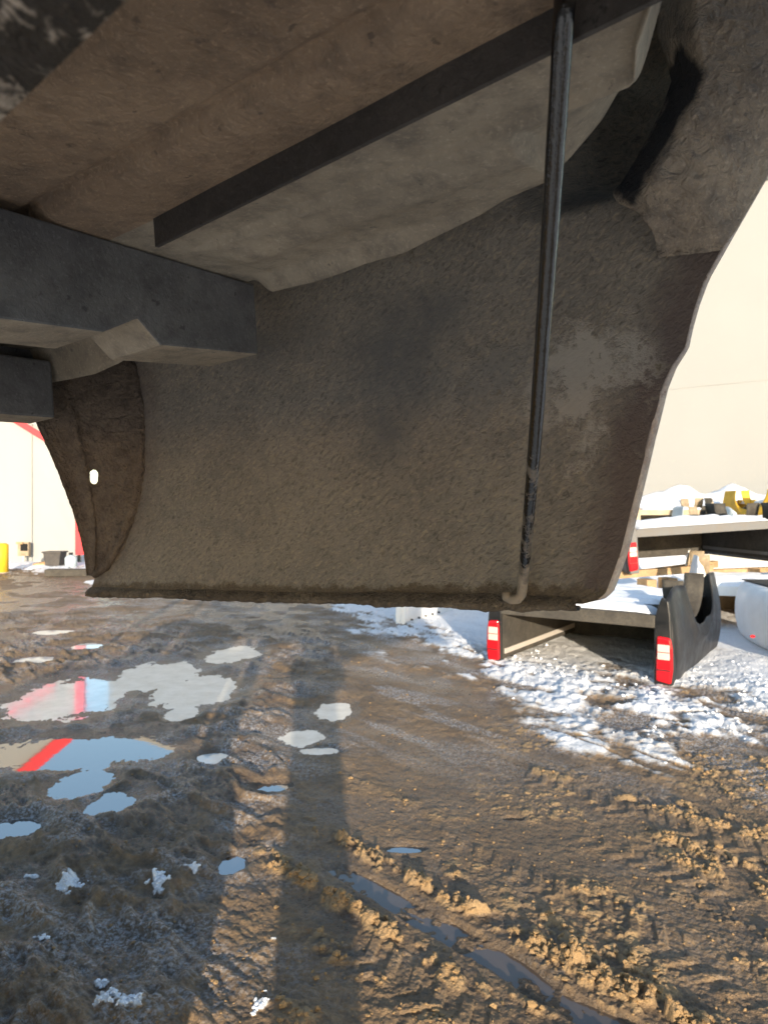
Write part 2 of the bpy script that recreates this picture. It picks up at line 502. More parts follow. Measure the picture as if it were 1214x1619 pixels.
    chunks = np.sqrt(np.clip(1 - (d3 / .6) ** 2, 0, 1)) * v3
    midz = sstep(-.6, .4, dist) * sstep(3.2, 1.2, dist)
    z = z + snow * np.where(Y < 4, .3, 1.0) * (.022 + .05 * (fbm(X * 2.5, Y * 2.5, 4, 61) - .4) + .028 * chunks * midz + .03 * (fbm(wx2 * 9, wy2 * 9, 4, 62, .6) - .5) * midz)
    keep = (nearp < .45) & (rut < .25)
    z = np.where(keep, np.maximum(z, .0035 + .004 * fine), z)
    wet = np.clip(1.25 - (z / .026), 0, 1) * (1 - dry)
    wet = np.maximum(wet, .85 * left * sstep(.42, .6, fbm(wx * 2.5, wy * 2.5, 3, 52)) * (1 - dry))
    return z, snow, dry, wet, frost_sheen

def m_ground():
    k = NT('mud_and_snow')
    n = k.noise(3.2, 8, .65); n2 = k.noise(26, 7, .68); n3 = k.noise(170, 4, .65)
    n4 = k.noise(1.1, 4, .5)
    snow = k.attr('snow'); dry = k.attr('dry'); wet = k.attr('wet')
    mud = k.mix(k.ramp(n, [(.3, 0), (.7, 1)]), (.15, .10, .058), (.34, .22, .115))
    mud = k.mix(k.ramp(n2, [(.42, 0), (.7, .7)]), mud, (.075, .06, .048))
    mud = k.mix(k.ramp(n3, [(.6, 0), (.75, .6)]), mud, (.34, .245, .145))
    cl = k.mix(n2, (.28, .18, .09), (.45, .30, .155))
    dryf = k.ramp(k.math('ADD', dry, k.math('MULTIPLY', k.math('SUBTRACT', n2, .5), .8)), [(.25, 0), (.6, 1)])
    c = k.mix(dryf, mud, cl)
    wetf = k.math('MULTIPLY', k.ramp(k.math('ADD', wet, k.math('MULTIPLY', k.math('SUBTRACT', n2, .5), .5)), [(.35, 0), (.8, 1)]), k.math('SUBTRACT', 1.0, dryf))
    c = k.mix(k.math('MULTIPLY', wetf, .45), c, (.07, .054, .042))
    grit = k.ramp(k.vor(150), [(.1, 1), (.22, 0)])
    gritm = k.math('MULTIPLY', grit, k.ramp(n2, [(.5, 0), (.62, .8)]))
    c = k.mix(gritm, c, (.24, .2, .15))
    sn = k.ramp(k.math('ADD', snow, k.math('MULTIPLY', k.math('SUBTRACT', n2, .5), .9)), [(.30, 0), (.70, 1)])
    sc = k.mix(k.ramp(k.math('ADD', n, k.math('MULTIPLY', k.math('SUBTRACT', 1.0, snow), .5)), [(.58, 0), (.95, .8)]), (.90, .90, .91), (.36, .28, .19))
    c = k.mix(sn, c, sc)
    fr = k.math('MULTIPLY', k.math('MULTIPLY', k.attr('frost_sheen'), k.ramp(k.noise(60, 5, .75), [(.46, 0), (.62, 1)])), .8)
    c = k.mix(k.math('MULTIPLY', fr, k.math('SUBTRACT', 1.0, dryf)), c, (.62, .63, .66))
    r = k.mix(wetf, (.72, .72, .72), (.22, .22, .22))
    r = k.mix(sn, r, (.7, .7, .7))
    h = k.math('ADD', k.math('MULTIPLY', n2, 1.0), k.math('MULTIPLY', k.noise(80, 5, .7), .8))
    h = k.math('ADD', h, k.math('MULTIPLY', gritm, .35))
    k.bump(h, 1.0, .014)
    return k.set(c, r, spec=.45)
M['ground'] = m_ground()

def build_ground():
    vr = np.concatenate([np.linspace(2200, 1625, 90, endpoint=False), np.linspace(1625, 900, 560, endpoint=False), np.linspace(900, 832, 60)])
    Yr = (CAMZ - .03) * F / (vr - CY)
    s = np.concatenate([np.linspace(-1.15, -.60, 100, endpoint=False), np.linspace(-.60, .60, 860, endpoint=False), np.linspace(.60, 1.15, 100)])
    X = s[None, :] * Yr[:, None]; Y = np.repeat(Yr[:, None], len(s), 1)
    z, snow, dry, wet, frost_sheen = height_fields(X, Y)
    nr, nc = X.shape
    co = np.stack([X, Y, z], -1).reshape(-1, 3)
    idx = np.arange(nr * nc).reshape(nr, nc)
    quads = np.stack([idx[:-1, :-1], idx[:-1, 1:], idx[1:, 1:], idx[1:, :-1]], -1).reshape(-1, 4)
    # wide, coarser yard all round (a little lower, under the detailed part)
    e = np.concatenate([-np.geomspace(900, 8, 22), np.linspace(-7, 7, 57), np.geomspace(8, 900, 22)])
    gx, gy = np.meshgrid(e, e)
    gz = -.09 + .02 * (fbm(gx * .5, gy * .5, 3, 71) - .5)
    far = np.hypot(gx, gy)
    gz = gz + .05 * sstep(.9, .2, (gy > -900) * np.where(gy < .9, 0, 1)) * 0
    behind = sstep(1.05, .6, gy) * sstep(120, 60, far)
    side = np.maximum(behind, sstep(1.28, 1.45, np.abs(gx) / np.maximum(gy, .5)))
    gz = gz + .12 * side
    sn2 = sstep(.30, .42, fbm(gx * .45, gy * .45, 4, 72)) * side  # unseen snow added behind the camera to bounce light onto the bed
    sn2 = np.maximum(sn2, sstep(45, 70, far))
    co2 = np.stack([gx, gy, gz], -1).reshape(-1, 3)
    n0 = len(co)
    i2 = np.arange(gx.size).reshape(gx.shape) + n0
    q2 = np.stack([i2[:-1, :-1], i2[:-1, 1:], i2[1:, 1:], i2[1:, :-1]], -1).reshape(-1, 4)
    co = np.concatenate([co, co2]); quads = np.concatenate([quads, q2])
    me = bpy.data.meshes.new('ground')
    me.vertices.add(len(co)); me.vertices.foreach_set('co', co.astype(np.float32).ravel())
    me.loops.add(quads.size); me.loops.foreach_set('vertex_index', quads.astype(np.int32).ravel())
    me.polygons.add(len(quads))
    me.polygons.foreach_set('loop_start', np.arange(0, quads.size, 4, dtype=np.int32))
    me.polygons.foreach_set('use_smooth', np.ones(len(quads), bool))
    me.update(calc_edges=True); me.validate()
    zz = np.zeros(gx.size)
    for nm, a, b in (('snow', snow, sn2.ravel()), ('dry', dry, zz), ('wet', wet, zz + .3), ('frost_sheen', frost_sheen, zz)):
        at = me.attributes.new(nm, 'FLOAT', 'POINT')
        at.data.foreach_set('value', np.concatenate([np.asarray(a, float).ravel(), b]).astype(np.float32))
    me.materials.append(M['ground'])
    o = bpy.data.objects.new('ground', me); C.objects.link(o)
    tag(o, kind='structure')
    return o
build_ground()

def hz(x, y):
    return float(height_fields(np.array([[x]], float), np.array([[y]], float))[0][0, 0])

k = NT('puddle_water')
k.bump(k.noise(9, 2), .015, .01)
k.set((.030, .023, .018), .025, spec=.5); k.b.inputs['IOR'].default_value = 3.2
M['water'] = k.m
w = mesh('water', [(-7, 1.35, 0), (-.25, 1.35, 0), (-.25, 3.15, 0), (4, 3.15, 0), (4, 4.3, 0), (-1.2, 4.3, 0), (-1.2, 4.95, 0), (-7, 4.95, 0)],
         [(0, 1, 2, 5), (2, 3, 4, 5), (0, 5, 6, 7)], M['water'])
tag(w, kind='structure')
k = NT('puddle_wall_glare')  # puddle water; pale base colour stands in for the bright wall's reflection
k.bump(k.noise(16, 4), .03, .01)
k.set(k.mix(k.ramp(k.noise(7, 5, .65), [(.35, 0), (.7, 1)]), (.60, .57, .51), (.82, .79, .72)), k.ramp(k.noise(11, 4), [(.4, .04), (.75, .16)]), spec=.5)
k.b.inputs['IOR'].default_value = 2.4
w3 = mesh('pale_puddles', [(-7, 4.95, 0), (-1.2, 4.95, 0), (-1.2, 4.3, 0), (4, 4.3, 0), (4, 14, 0), (-7, 14, 0)], [(0, 1, 4, 5), (1, 2, 3, 4)], k.m)
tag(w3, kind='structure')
k = NT('rut_water')
k.bump(k.noise(14, 3), .05, .01)
k.set(k.mix(k.noise(6, 4), (.075, .055, .042), (.13, .095, .07)), .04, spec=.5); k.b.inputs['IOR'].default_value = 1.5
w2 = mesh('water', [(-.25, 1.35, 0), (4, 1.35, 0), (4, 3.15, 0), (-.25, 3.15, 0)], [(0, 1, 2, 3)], k.m)
tag(w2, kind='structure')

# loose crumbs of mud and snow, too many to count
def scatter(name, pts, mat, label, cat):
    base = bmesh.new(); bmesh.ops.create_icosphere(base, subdivisions=1, radius=1)
    bv = np.array([v.co[:] for v in base.verts]); bf = np.array([[v.index for v in f.verts] for f in base.faces]); base.free()
    V, Fc = [], []
    for i, (x, y, z, r) in enumerate(pts):
        j = bv * (1 + RNG.uniform(-.38, .3, (len(bv), 1))) * np.array([r * RNG.uniform(.7, 1.5), r * RNG.uniform(.7, 1.5), r * RNG.uniform(.5, .9)])
        t = RNG.uniform(0, 6.28); ca, sa = math.cos(t), math.sin(t)
        j = np.stack([j[:, 0] * ca - j[:, 1] * sa, j[:, 0] * sa + j[:, 1] * ca, j[:, 2]], -1) + np.array([x, y, z])
        V.append(j); Fc.append(bf + i * len(bv))
    V = np.concatenate(V); Fc = np.concatenate(Fc)
    o = mesh(name, V.tolist(), Fc.tolist(), mat)
    return tag(o, label, cat, kind='stuff')
k = NT('mud_clod'); n = k.noise(30, 5, .65)
k.bump(k.noise(120, 4, .65), .8, .006)
M['clod'] = k.set(k.mix(n, (.22, .14, .07), (.40, .265, .135)), .9, spec=.2)
k = NT('snow'); n = k.noise(4, 6, .6)
k.bump(k.math('ADD', n, k.noise(40, 4, .6)), .5, .02)
M['snow'] = k.set(k.mix(k.ramp(n, [(.5, 0), (.8, .35)]), (.82, .84, .88), (.62, .58, .52)), .65, spec=.3)

def clod_points():
    N = 80000
    v = RNG.uniform(930, 1660, N); s = RNG.uniform(-.62, .62, N)
    Y = (CAMZ - .03) * F / (v - CY); X = s * Y
    z, snow, dry, wet, frost_sheen = height_fields(X[:, None], Y[:, None])
    z = z[:, 0]; dry = dry[:, 0]; snow = snow[:, 0]
    rel = np.clip(Y, 0, 8)
    p = .016 + .36 * dry * (z > .03)
    ok = (RNG.rand(N) < p) & (z > .012) & (snow < .3)
    r = RNG.uniform(.0015, .0065, N) * np.where(dry > .3, 1.15, .7) * np.where(RNG.rand(N) < .1, 1.7, 1) * (1 + .15 * rel)
    A = [(X[i], Y[i], z[i] + r[i] * .25, r[i]) for i in np.where(ok)[0]]
    gx = np.interp(X, [-40, -.9, -.3, .7, 1.0, 1.4, 1.75, 2.25, 2.7], [30, 13, 11, 9.3, 7.1, 6.3, 5.9, 5.45, 5.1])
    d = Y - gx
    ok2 = (z > .012) & (((RNG.rand(N) < .08 * np.exp(-((d - .4) / 1.0) ** 2)) & (X > -.8) & (snow > .35)) | ((snow > .4) & (Y < 4) & (RNG.rand(N) < .5)))
    r2 = RNG.uniform(.003, .009, N) * (1 + .2 * rel) * np.where(Y < 4, .6, 1)
    B = [(X[i], Y[i], z[i] + r2[i] * .3, r2[i]) for i in np.where(ok2)[0]]
    return A, B
A_, B_ = clod_points()
scatter('mud_clods', A_, M['clod'], 'crumbs of brown mud thrown up along the tyre ruts', 'mud')
scatter('snow_crumbs', B_, M['snow'], 'loose crumbs of dirty snow along the edge of the snow', 'snow')
# ------------------------------------------------------------------ the lifted bed overhead
BB = 0.678
FLOOR = 0.292
C0 = -0.105
root = empty('truck_bed', bed(0.1, -0.25, C0), world_coords=True)
tag(root, 'dark undercoated pickup bed raised overhead, seen from below with its brace rod', 'truck bed')
BEDROOT = root

def bulge(c):
    return .040 * math.sin(math.pi * min(max((c - C0) / .62, 0), 1))
def topx(p):
    q = p - CAM
    return (CX + F * q.x / q.y, CY - F * q.z / q.y)
def on_panel(px, py, db=0.0):
    c = .1
    for _ in range(6):
        p = on(px, py, T, BB + bulge(c) + db)
        c = p.dot(U)
    return abc(p)
R_OUT = [(1214, 265), (1160, 360), (1115, 440), (1100, 480), (1089, 520), (1083, 550), (1062, 580), (1047, 612), (1026, 690), (1003, 785), (982, 870), (966, 915), (957, 938), (940, 952)]
rp = sorted([(on_panel(*q)[2], on_panel(*q)[0]) for q in R_OUT])
rp = [(C0, rp[0][1] + .012)] + [q for q in rp if q[0] > C0 + .002] + [(.33, -.01), (.385, -.10), (.425, -.22), (.445, -.40)]
CRE = [(190, 470), (205, 545), (217, 590), (226, 640), (228, 690), (226, 750), (214, 810), (196, 860), (172, 896), (150, 914)]
lp = sorted([(on_panel(*q)[2], on_panel(*q)[0]) for q in CRE])
lp = [(C0, 1.085)] + lp + [(.45, .93), (.66, .93)]
rc, ra = zip(*rp); lc, la = zip(*lp)
def a_right(c): return float(np.interp(c, rc, ra))
def a_left(c): return float(np.interp(c, lc, la))

def panel_grid(b_sign=1, b_off=BB):
    vs, fs = [], []
    def add(rows):
        n0 = len(vs); nc = len(rows[0])
        for r in rows: vs.extend(r)
        fs.extend([tuple(i + n0 for i in f) for f in grid_faces(len(rows), nc)])
    def gridp(cs, f0, f1, n):
        t = np.linspace(0, 1, n)[None, :]
        A = f0[:, None] * (1 - t) + f1[:, None] * t
        Cc = np.repeat(cs[:, None], n, 1)
        bl = (.006 if cs[-1] > .7 else 0) + .040 * np.sin(np.pi * np.clip((Cc - C0) / .62, 0, 1))
        bl = bl + .16 * sstep(.285, .36, Cc) * sstep(.34, .19, A) * sstep(.0, .09, A)
        b = b_off + b_sign * (bl + .0022 * (fbm(A * 40, Cc * 40, 3, 5) - .5) + .006 * (fbm(A * 5, Cc * 5, 2, 6) - .5))
        add([[tuple(p) for p in r] for r in bedv(A, b, Cc)])
    cs = np.linspace(C0, .445, 150)
    ar = np.interp(cs, rc, ra); al = np.interp(cs, lc, la)
    gridp(cs, ar, al, 150)
    cs = np.linspace(.42, .81, 40); gridp(cs, np.full(40, -1.35), np.interp(cs, lc, la), 150)
    cs = np.linspace(C0, .445, 40); gridp(cs, np.full(40, -1.35), -.8 - np.interp(cs, rc, ra), 20)
    return vs, fs
vs, fs = panel_grid()
pan = mesh('side_panel', vs, fs, M['panel'], root, True)
tag(pan, 'dusty textured inner face of the outer side panel')
def stain(name, items):
    at = pan.data.attributes.new(name, 'FLOAT', 'POINT')
    P = np.array([[v.co.x, v.co.y, v.co.z] for v in pan.data.vertices]) + np.array(root.location) - np.array(CAM)
    px = CX + F * P[:, 0] / np.maximum(P[:, 1], .05); py = CY - F * P[:, 2] / np.maximum(P[:, 1], .05)
    ac = np.stack([P @ np.array(L), P @ np.array(U)], -1)
    out = np.zeros(len(P))
    for (x, y, rx, ry, amp) in items:
        a0, _, c0 = on_panel(x, y); a1, _, _ = on_panel(x + rx, y); _, _, c1 = on_panel(x, y + ry)
        d = np.hypot((ac[:, 0] - a0) / (a1 - a0), (ac[:, 1] - c0) / (c1 - c0))
        out = np.maximum(out, amp * np.clip(1.15 - .62 * d, 0, 1))
    return at, out, ac
at, o_, ac = stain('pale', [(915, 575, 62, 48, 1), (900, 640, 48, 40, .9), (935, 690, 30, 30, .7), (860, 620, 24, 60, .7), (905, 745, 40, 26, .45), (1000, 560, 30, 60, .45), (880, 500, 40, 30, .35)])
at.data.foreach_set('value', o_.astype(np.float32))
at, o_, ac = stain('dark', [(790, 572, 38, 36, 1), (752, 640, 24, 36, .95), (1000, 655, 36, 60, .6), (340, 895, 8, 14, .9), (800, 690, 30, 24, .5), (370, 830, 60, 26, .55), (260, 810, 30, 26, .5)])
at.data.foreach_set('value', o_.astype(np.float32))
at, o_, ac = stain('blue', [(620, 560, 90, 90, .85), (610, 680, 50, 60, .8), (690, 500, 60, 50, .8), (460, 540, 120, 40, .55), (280, 640, 50, 60, .35)])
at.data.foreach_set('value', o_.astype(np.float32))
at, o_, ac = stain('rust', [])
edge = np.array([np.clip(1.25 - abs(a - a_right(c)) / .055, 0, 1) * (c < .42) for a, c in ac])
edge2 = np.array([np.clip(.9 - abs(a - a_left(c)) / .10, 0, 1) for a, c in ac])
at.data.foreach_set('value', np.maximum(edge, edge2 * .7).astype(np.float32))
at, o_, ac = stain('mud', [])
at.data.foreach_set('value', np.clip(1.35 - (ac[:, 1] - C0) / .017, 0, 1).astype(np.float32))

th = math.radians(33)
u_ = -ac[:, 0] * math.cos(th) + ac[:, 1] * math.sin(th); v_ = ac[:, 0] * math.sin(th) + ac[:, 1] * math.cos(th)
at = pan.data.attributes.new('pac', 'FLOAT_VECTOR', 'POINT')
at.data.foreach_set('vector', np.stack([u_, v_, u_ * 0], -1).astype(np.float32).ravel())
# lip round the wheel opening: sheet turned outwards
rows = [[], [], []]
for c in np.concatenate([np.linspace(C0 + .004, .13, 60), np.linspace(.135, .445, 50)]):
    a = a_right(c); w = float(np.interp(c, [C0, -.06, .06, .10, .135, .18, .3, .45], [.028, .028, .024, .018, .004, .006, .008, .008]))
    b = BB + bulge(c)
    rows[0].append(bed(a + .0005, b, c)); rows[1].append(bed(a - .002, b + w * .6, c)); rows[2].append(bed(a + .003, b + w, c))
lip = solidify(sheet('wheel_opening_lip', rows, M['lip'], root), .0015)
tag(lip, 'worn pale metal lip along the wheel opening')
for (px, py) in [(1010, 748)]:
    a, b, c = on_panel(px, py)
    disc('lip_hole', bed(a_right(c) - .0028, BB + bulge(c) + .014, c), -L, .0042, .001, M['hole'], lip, sx=1.8, xdir=U)

# caked bottom edge, folded towards the inside
rows = []
aa = np.linspace(a_right(C0) + .004, 1.085, 260)
for j, (db, dc) in enumerate([(.001, .007), (-.004, .004), (-.009, .0), (-.009, -.006), (-.002, -.008), (.006, -.004)]):
    row = []
    for a in aa:
        nz = float(fbm(np.array(a * 55.), np.array(j * .9), 4, 3, .65)) - .5
        nz2 = float(fbm(np.array(a * 9.), np.array(2.), 2, 6)) - .5
        row.append(bed(a, BB + db + .010 * nz, C0 + dc * (1 + .5 * nz2) + .005 * nz))
    rows.append(row)
k_ = m_under('hem_mud', (.10, .08, .062), (.27, .22, .16), 190, 1.0, (.03, .024, .02), .7, .9, .006)
sheet('hem', rows, k_, root)

# end flange at the left with its slotted hole
EDG = [(8, 560), (35, 620), (62, 677), (92, 745), (118, 815), (130, 858), (136, 890), (138, 910)]
ep = sorted([(p.dot(U), p.dot(T)) for p in [on(*q, L, 1.088) for q in EDG]])
ec, eb = zip(*ep)
def b_edge(c): return float(np.interp(c, ec, eb))
NR, nc = 280, 130
Cg = np.repeat(np.linspace(ec[0], .33, NR)[:, None], nc, 1); Tg = np.repeat(np.linspace(0, 1, nc)[None, :], NR, 0)
a0 = np.interp(Cg, lc, la); b0 = BB + .040 * np.sin(np.pi * np.clip((Cg - C0) / .62, 0, 1)); b1 = np.interp(Cg, ec, eb)
Ag = a0 + (1.088 - a0) * (1 - (1 - Tg) ** 2.0); Bg = b0 + (b1 - b0) * Tg
rdg = np.exp(-((Tg - .04) / .035) ** 2) * .010 + np.exp(-((Tg - .60) / .07) ** 2) * .010
rgh = sstep(.10, .22, Cg) * .7 + .3
nz = (fbm(Tg * 24, Cg * 120, 4, 8, .6) - .5) * (.004 + .008 * rgh * np.exp(-((Tg - .3) / .25) ** 2) + .010 * np.exp(-((Tg - .05) / .06) ** 2))
Pg = bedv(Ag - rdg + nz, Bg, Cg + nz * .3)
Q = Pg - np.array(CAM)
# open the slot: vertices inside it are pulled to its rim, then its faces dropped
gx = CX + F * Q[..., 0] / Q[..., 1]; gy = CY - F * Q[..., 2] / Q[..., 1]
sd = np.hypot(gx - 149, np.maximum(np.abs(gy - 754) - 4.5, 0)) - 7.0
inside = (sd < 0).ravel()
fs = [f for f in grid_faces(NR, nc) if not all(inside[i] for i in f)]
cy_ = np.clip(gy, 749.5, 758.5); ddx = gx - 149; ddy = gy - cy_
ln = np.maximum(np.hypot(ddx, ddy), 1e-3)
near = (np.abs(sd) < 2.2) & (sd < 0)
tx = np.where(near, 149 + ddx / ln * 7.0, gx); ty = np.where(near, cy_ + ddy / ln * 7.0, gy)
Q2 = np.stack([(tx - CX) / F * Q[..., 1], Q[..., 1], (CY - ty) / F * Q[..., 1]], -1) + np.array(CAM)
vs = [tuple(p) for p in Q2.reshape(-1, 3)]
fl = mesh('end_flange', vs, fs, M['flange'], root, True)
solidify(fl, .002)
tag(fl, 'rust-brown flange with a slotted hole at the end of the panel')
cr = [bed(a_left(c) + .004, BB + bulge(c) - .004, c) for c in np.linspace(ec[0], .33, 90)]
tube('weld_seam', [p + L * random.uniform(-.0015, .0015) + T * random.uniform(-.0015, .0015) for p in cr], [.0045 + random.uniform(0, .004) for _ in cr], M['flange'], root, 8, .25)

# floor skin with shallow ribs, fold and scalloped outer edge
EDGE = [(-60, 625), (75, 606), (150, 592), (190, 574), (214, 546), (300, 505), (405, 468), (500, 445), (545, 430), (575, 418), (600, 411), (640, 400), (690, 375), (760, 340), (800, 315), (862, 289), (900, 250), (930, 215), (950, 190), (990, 120), (1015, 70), (1040, 20), (1050, -10), (1070, -80)]
ep2 = []
for q in EDGE:
    a, b, c = abc(on(*q, T, .612)); ep2.append((a, c))
ep2.sort(); ea, ecc = zip(*ep2)
def c_edge(a):
    if a < ea[0]: return min(.50, ecc[0] + (ea[0] - a) * .8)
    return float(np.interp(a, ea, ecc))
av = np.concatenate([np.linspace(-1.3, ea[0], 14, endpoint=False), np.linspace(ea[0], 1.08, 170)])
bv_ = np.concatenate([np.linspace(-1.20, -.15, 40, endpoint=False), np.linspace(-.15, .36, 130), np.linspace(.365, .47, 18), np.linspace(.475, .53, 24), np.linspace(.54, .595, 8), np.linspace(.598, .612, 6)])
cev = np.array([c_edge(a) for a in av])
cev = cev + (.2825 - cev) * sstep(.57, .60, av) * sstep(.75, .71, av)
Ag, Bg = np.meshgrid(av, bv_, indexing='ij'); CE = np.repeat(cev[:, None], len(bv_), 1)
rib = .5 + .5 * np.cos(2 * np.pi * (Bg - .05) / .17)
Cg = FLOOR + .009 / (1 + np.exp(-(rib - .5) * 34)) * (Bg < .36)
t = np.clip((Bg - .50) / .112, 0, 1); t2 = np.clip((Bg - .596) / .016, 0, 1)
FL2 = FLOOR - .009 - .007 * sstep(.497, .503, Bg) * sstep(.59, .54, Ag)
fold = FL2 + (CE - FL2) * np.where(CE > FLOOR, t ** 1.6, t2) + .012 * np.sin(t * np.pi) * (CE > FLOOR)
fold = fold - .006 * np.exp(-((Bg - .540) / .016) ** 2) * (CE < FLOOR) * sstep(.59, .52, Ag)
Cg = np.where(Bg > .495, fold, Cg - .009 * sstep(.345, .375, Bg)) + .003 * (fbm(Ag * 7, Bg * 7, 3, 2) - .5)
bmx = np.interp(av, [-1.3, .05, .125], [.30, .33, .612]) / .612
Bg = np.where(Bg > 0, Bg * bmx[:, None], Bg)
ex = np.stack([bedv(av, .618 * bmx, cev + .004), bedv(av, .620 * bmx, cev + .03), bedv(av, .622 * bmx, np.maximum(cev, .3) + .20)], 1)
rows = [[tuple(p) for p in r] for r in np.concatenate([bedv(Ag, Bg, Cg), ex], 1)]
nfl = len(rows[0])
vs = [p for r in rows for p in r]; fs = grid_faces(len(rows), nfl)
nb_ = int(np.searchsorted(bv_, .425))
fm = [0 if (f[0] % nfl) < nb_ else 1 for f in fs]
flo = mesh('floor', vs, fs, None, root, True, mats=[M['floor_under'], M['floor_lip']], fm=fm)
tag(flo, 'brown dusty underside of the bed floor')

# long hanging rail under the floor
poly = [(.425, .300), (.425, .2570), (.429, .2570), (.431, .300)]
r0 = [bed(-1.25, b - .058 * 1.79, c + (.012 if c < .29 else 0)) for b, c in poly]
n4 = [bed(.540, b, c) for b, c in poly]
vs = r0 + n4
rail = mesh('floor_rail', vs, [(0, 1, 2, 3), (7, 6, 5, 4)] + [(i_, i_ + 4, (i_ + 1) % 4 + 4, (i_ + 1) % 4) for i_ in range(4)], M['rail'], root)
tag(rail, 'dark steel rail hanging below the floor')
tube('rail_edge_highlight', [bed(a, .4255 - .058 * (.54 - a), .2568 + .0067 * (.54 - a)) for a in np.linspace(-1.2, .538, 30)], .0016, M['floor_lip'], rail, 6, .3)  # pale bead paints the thin highlight along the rail's lower edge

# cross sills
def a_poly(pts, a):
    return [CAM + on(x, y, L, a) for x, y in pts]
A1 = .609
prof = [(.622, .282), (.622, .197), (.478, .186), (.452, .209), (.412, .1885), (.30, .183), (-.2, .180), (-1.15, .180), (-1.15, .282)]
s1 = prism('cross_sill', [bed(A1, b, c) for b, c in prof], L * .088, M['sill'], root, .0025)
s1.data.materials.append(M['floor_lip'])
for i_ in range(3, 9): s1.data.polygons[i_].material_index = 1
a_, b_, c_ = abc(on(457, 89, U, FLOOR - .001)); disc('plug_hole', bed(a_, b_, FLOOR - .0005), -U, .0042, .003, M['hole'], flo, 12)
tag(s1, 'black steel cross sill with a notch in its lower edge')
p2 = [(-1.15, .2785), (-1.15, .1775), (.345, .1815), (.358, .1825), (.358, .271), (.350, .2785)]
pl = prism('lap_plate', [bed(A1 - .0075, b, c) for b, c in p2], L * .0073, M['sill'], s1, .002)
x, y, z = abc(on(57, 431, L, A1 - .003)); disc('bolt', bed(A1 - .0075, y, z), -L, .0055, .003, M['hole'], pl, 10)
p = on(118, 523, U, .1855); disc('slot', CAM + p + U * .0005, -U, .010, .0012, M['hole'], s1, 16, 1.9, T)
p = on(40, 520, U, .1795)
box('sky_gap_plate', CAM + p, (.035, .026, .0015), M['gap_sky'], s1, (T, L, U))  # added pale plate stands in for bright sky seen through a gap
for q in [(50, 316)]:
    P = on(*q, L, A1 - .01); tube('clip', [CAM + P + T * -.012, CAM + P + T * .008, CAM + P + T * .016 - U * .003], .0048, M['floor_lip'], s1, 8, .1)
# weld burrs along the top of the sill
box('cover_strip', bed(A1 + .03, -.26, .2798), (1.75, .055, .004), M['black'], s1, (T, L, U))
prof2 = [(.600, .258), (.600, .170), (-1.15, .170), (-1.15, .258)]
s2 = prism('cross_sill', [bed(1.022, b, c) for b, c in prof2], L * .07, M['sill'], root, .004)
s2.data.materials.append(M['floor_lip']); s2.data.polygons[3].material_index = 1
p = on(27, 666, U, .1695); disc('slot', CAM + p + U * .0003, -U, .007, .0012, M['hole'], s2, 14, 1.8, T)
for a_ in (.05 - .45, -.95):
    prism('cross_sill', [bed(a_, b, c) for b, c in [(.15, .287), (.15, .187), (-1.15, .18), (-1.15, .287)]], L * .085, M['sill'], root, .003)
# wheelhouse outer lip hanging in at the upper right
LE = [(1046, -60), (1040, 0), (1044, 55), (1060, 100), (1066, 128), (1052, 170), (1030, 215), (1006, 258), (984, 294), (971, 306)]
BE = [(971, 306), (978, 320), (1000, 333), (1018, 345), (1031, 362), (1037, 385), (1041, 408)]
# polar-ish grid: rows follow the left/bottom outline, columns run to the outer edge
left = LE + BE[1:]
RE = [(1330, -60), (1320, 40), (1310, 90), (1290, 140), (1262, 180), (1240, 215), (1222, 248), (1214, 265), (1200, 290), (1188, 312), (1178, 330), (1170, 343), (1163, 356), (1155, 368), (1147, 380), (1138, 396)]
def res(pl, n):
    pl = [Vector(p) for p in pl]
    d = [0]
    for i in range(1, len(pl)): d.append(d[-1] + (pl[i] - pl[i - 1]).length)
    return [(float(np.interp(t, d, [p.x for p in pl])), float(np.interp(t, d, [p.y for p in pl]))) for t in np.linspace(0, d[-1], n)]
NL = 130
lres, rres = res(left, NL), res(RE, NL)
rows = []
for i in range(NL):
    row = []
    u = i / (NL - 1)
    for j, t in enumerate(np.linspace(0, 1, 60)):
        x = lres[i][0] * (1 - t) + rres[i][0] * t; y = lres[i][1] * (1 - t) + rres[i][1] * t
        endf = 1 - max(0, (u - .72) / .28) ** 1.5
        edgeback = -.055 * max(0, 1 - t / .22) ** 1.3 * (1 if u < .72 else max(0, 1 - (u - .72) / .14))
        off = (.004 + .062 * (1 - t) ** .8 * max(endf, .12) + edgeback * endf)
        if t > .25: off += .010 * math.sin((t - .25) / .75 * math.pi) * endf
        off += .004 * (float(fbm(np.array(x / 30.), np.array(y / 30.), 3, 4)) - .5)
        a, b, c = on_panel(x, y, -off)
        row.append(bed(a, b, c))
    rows.append(row)
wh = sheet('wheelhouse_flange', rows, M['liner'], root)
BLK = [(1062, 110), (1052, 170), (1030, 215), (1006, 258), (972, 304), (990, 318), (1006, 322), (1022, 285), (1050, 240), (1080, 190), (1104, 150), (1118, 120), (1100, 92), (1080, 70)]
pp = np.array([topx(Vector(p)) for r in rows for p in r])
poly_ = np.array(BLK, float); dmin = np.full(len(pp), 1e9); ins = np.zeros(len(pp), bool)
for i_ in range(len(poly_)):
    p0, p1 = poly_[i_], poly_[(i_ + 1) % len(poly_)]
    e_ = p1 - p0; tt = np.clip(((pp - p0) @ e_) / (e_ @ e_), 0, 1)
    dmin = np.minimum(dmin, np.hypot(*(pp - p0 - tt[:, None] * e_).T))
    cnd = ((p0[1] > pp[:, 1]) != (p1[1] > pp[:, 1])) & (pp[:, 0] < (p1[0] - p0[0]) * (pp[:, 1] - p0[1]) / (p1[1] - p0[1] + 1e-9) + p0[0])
    ins ^= cnd
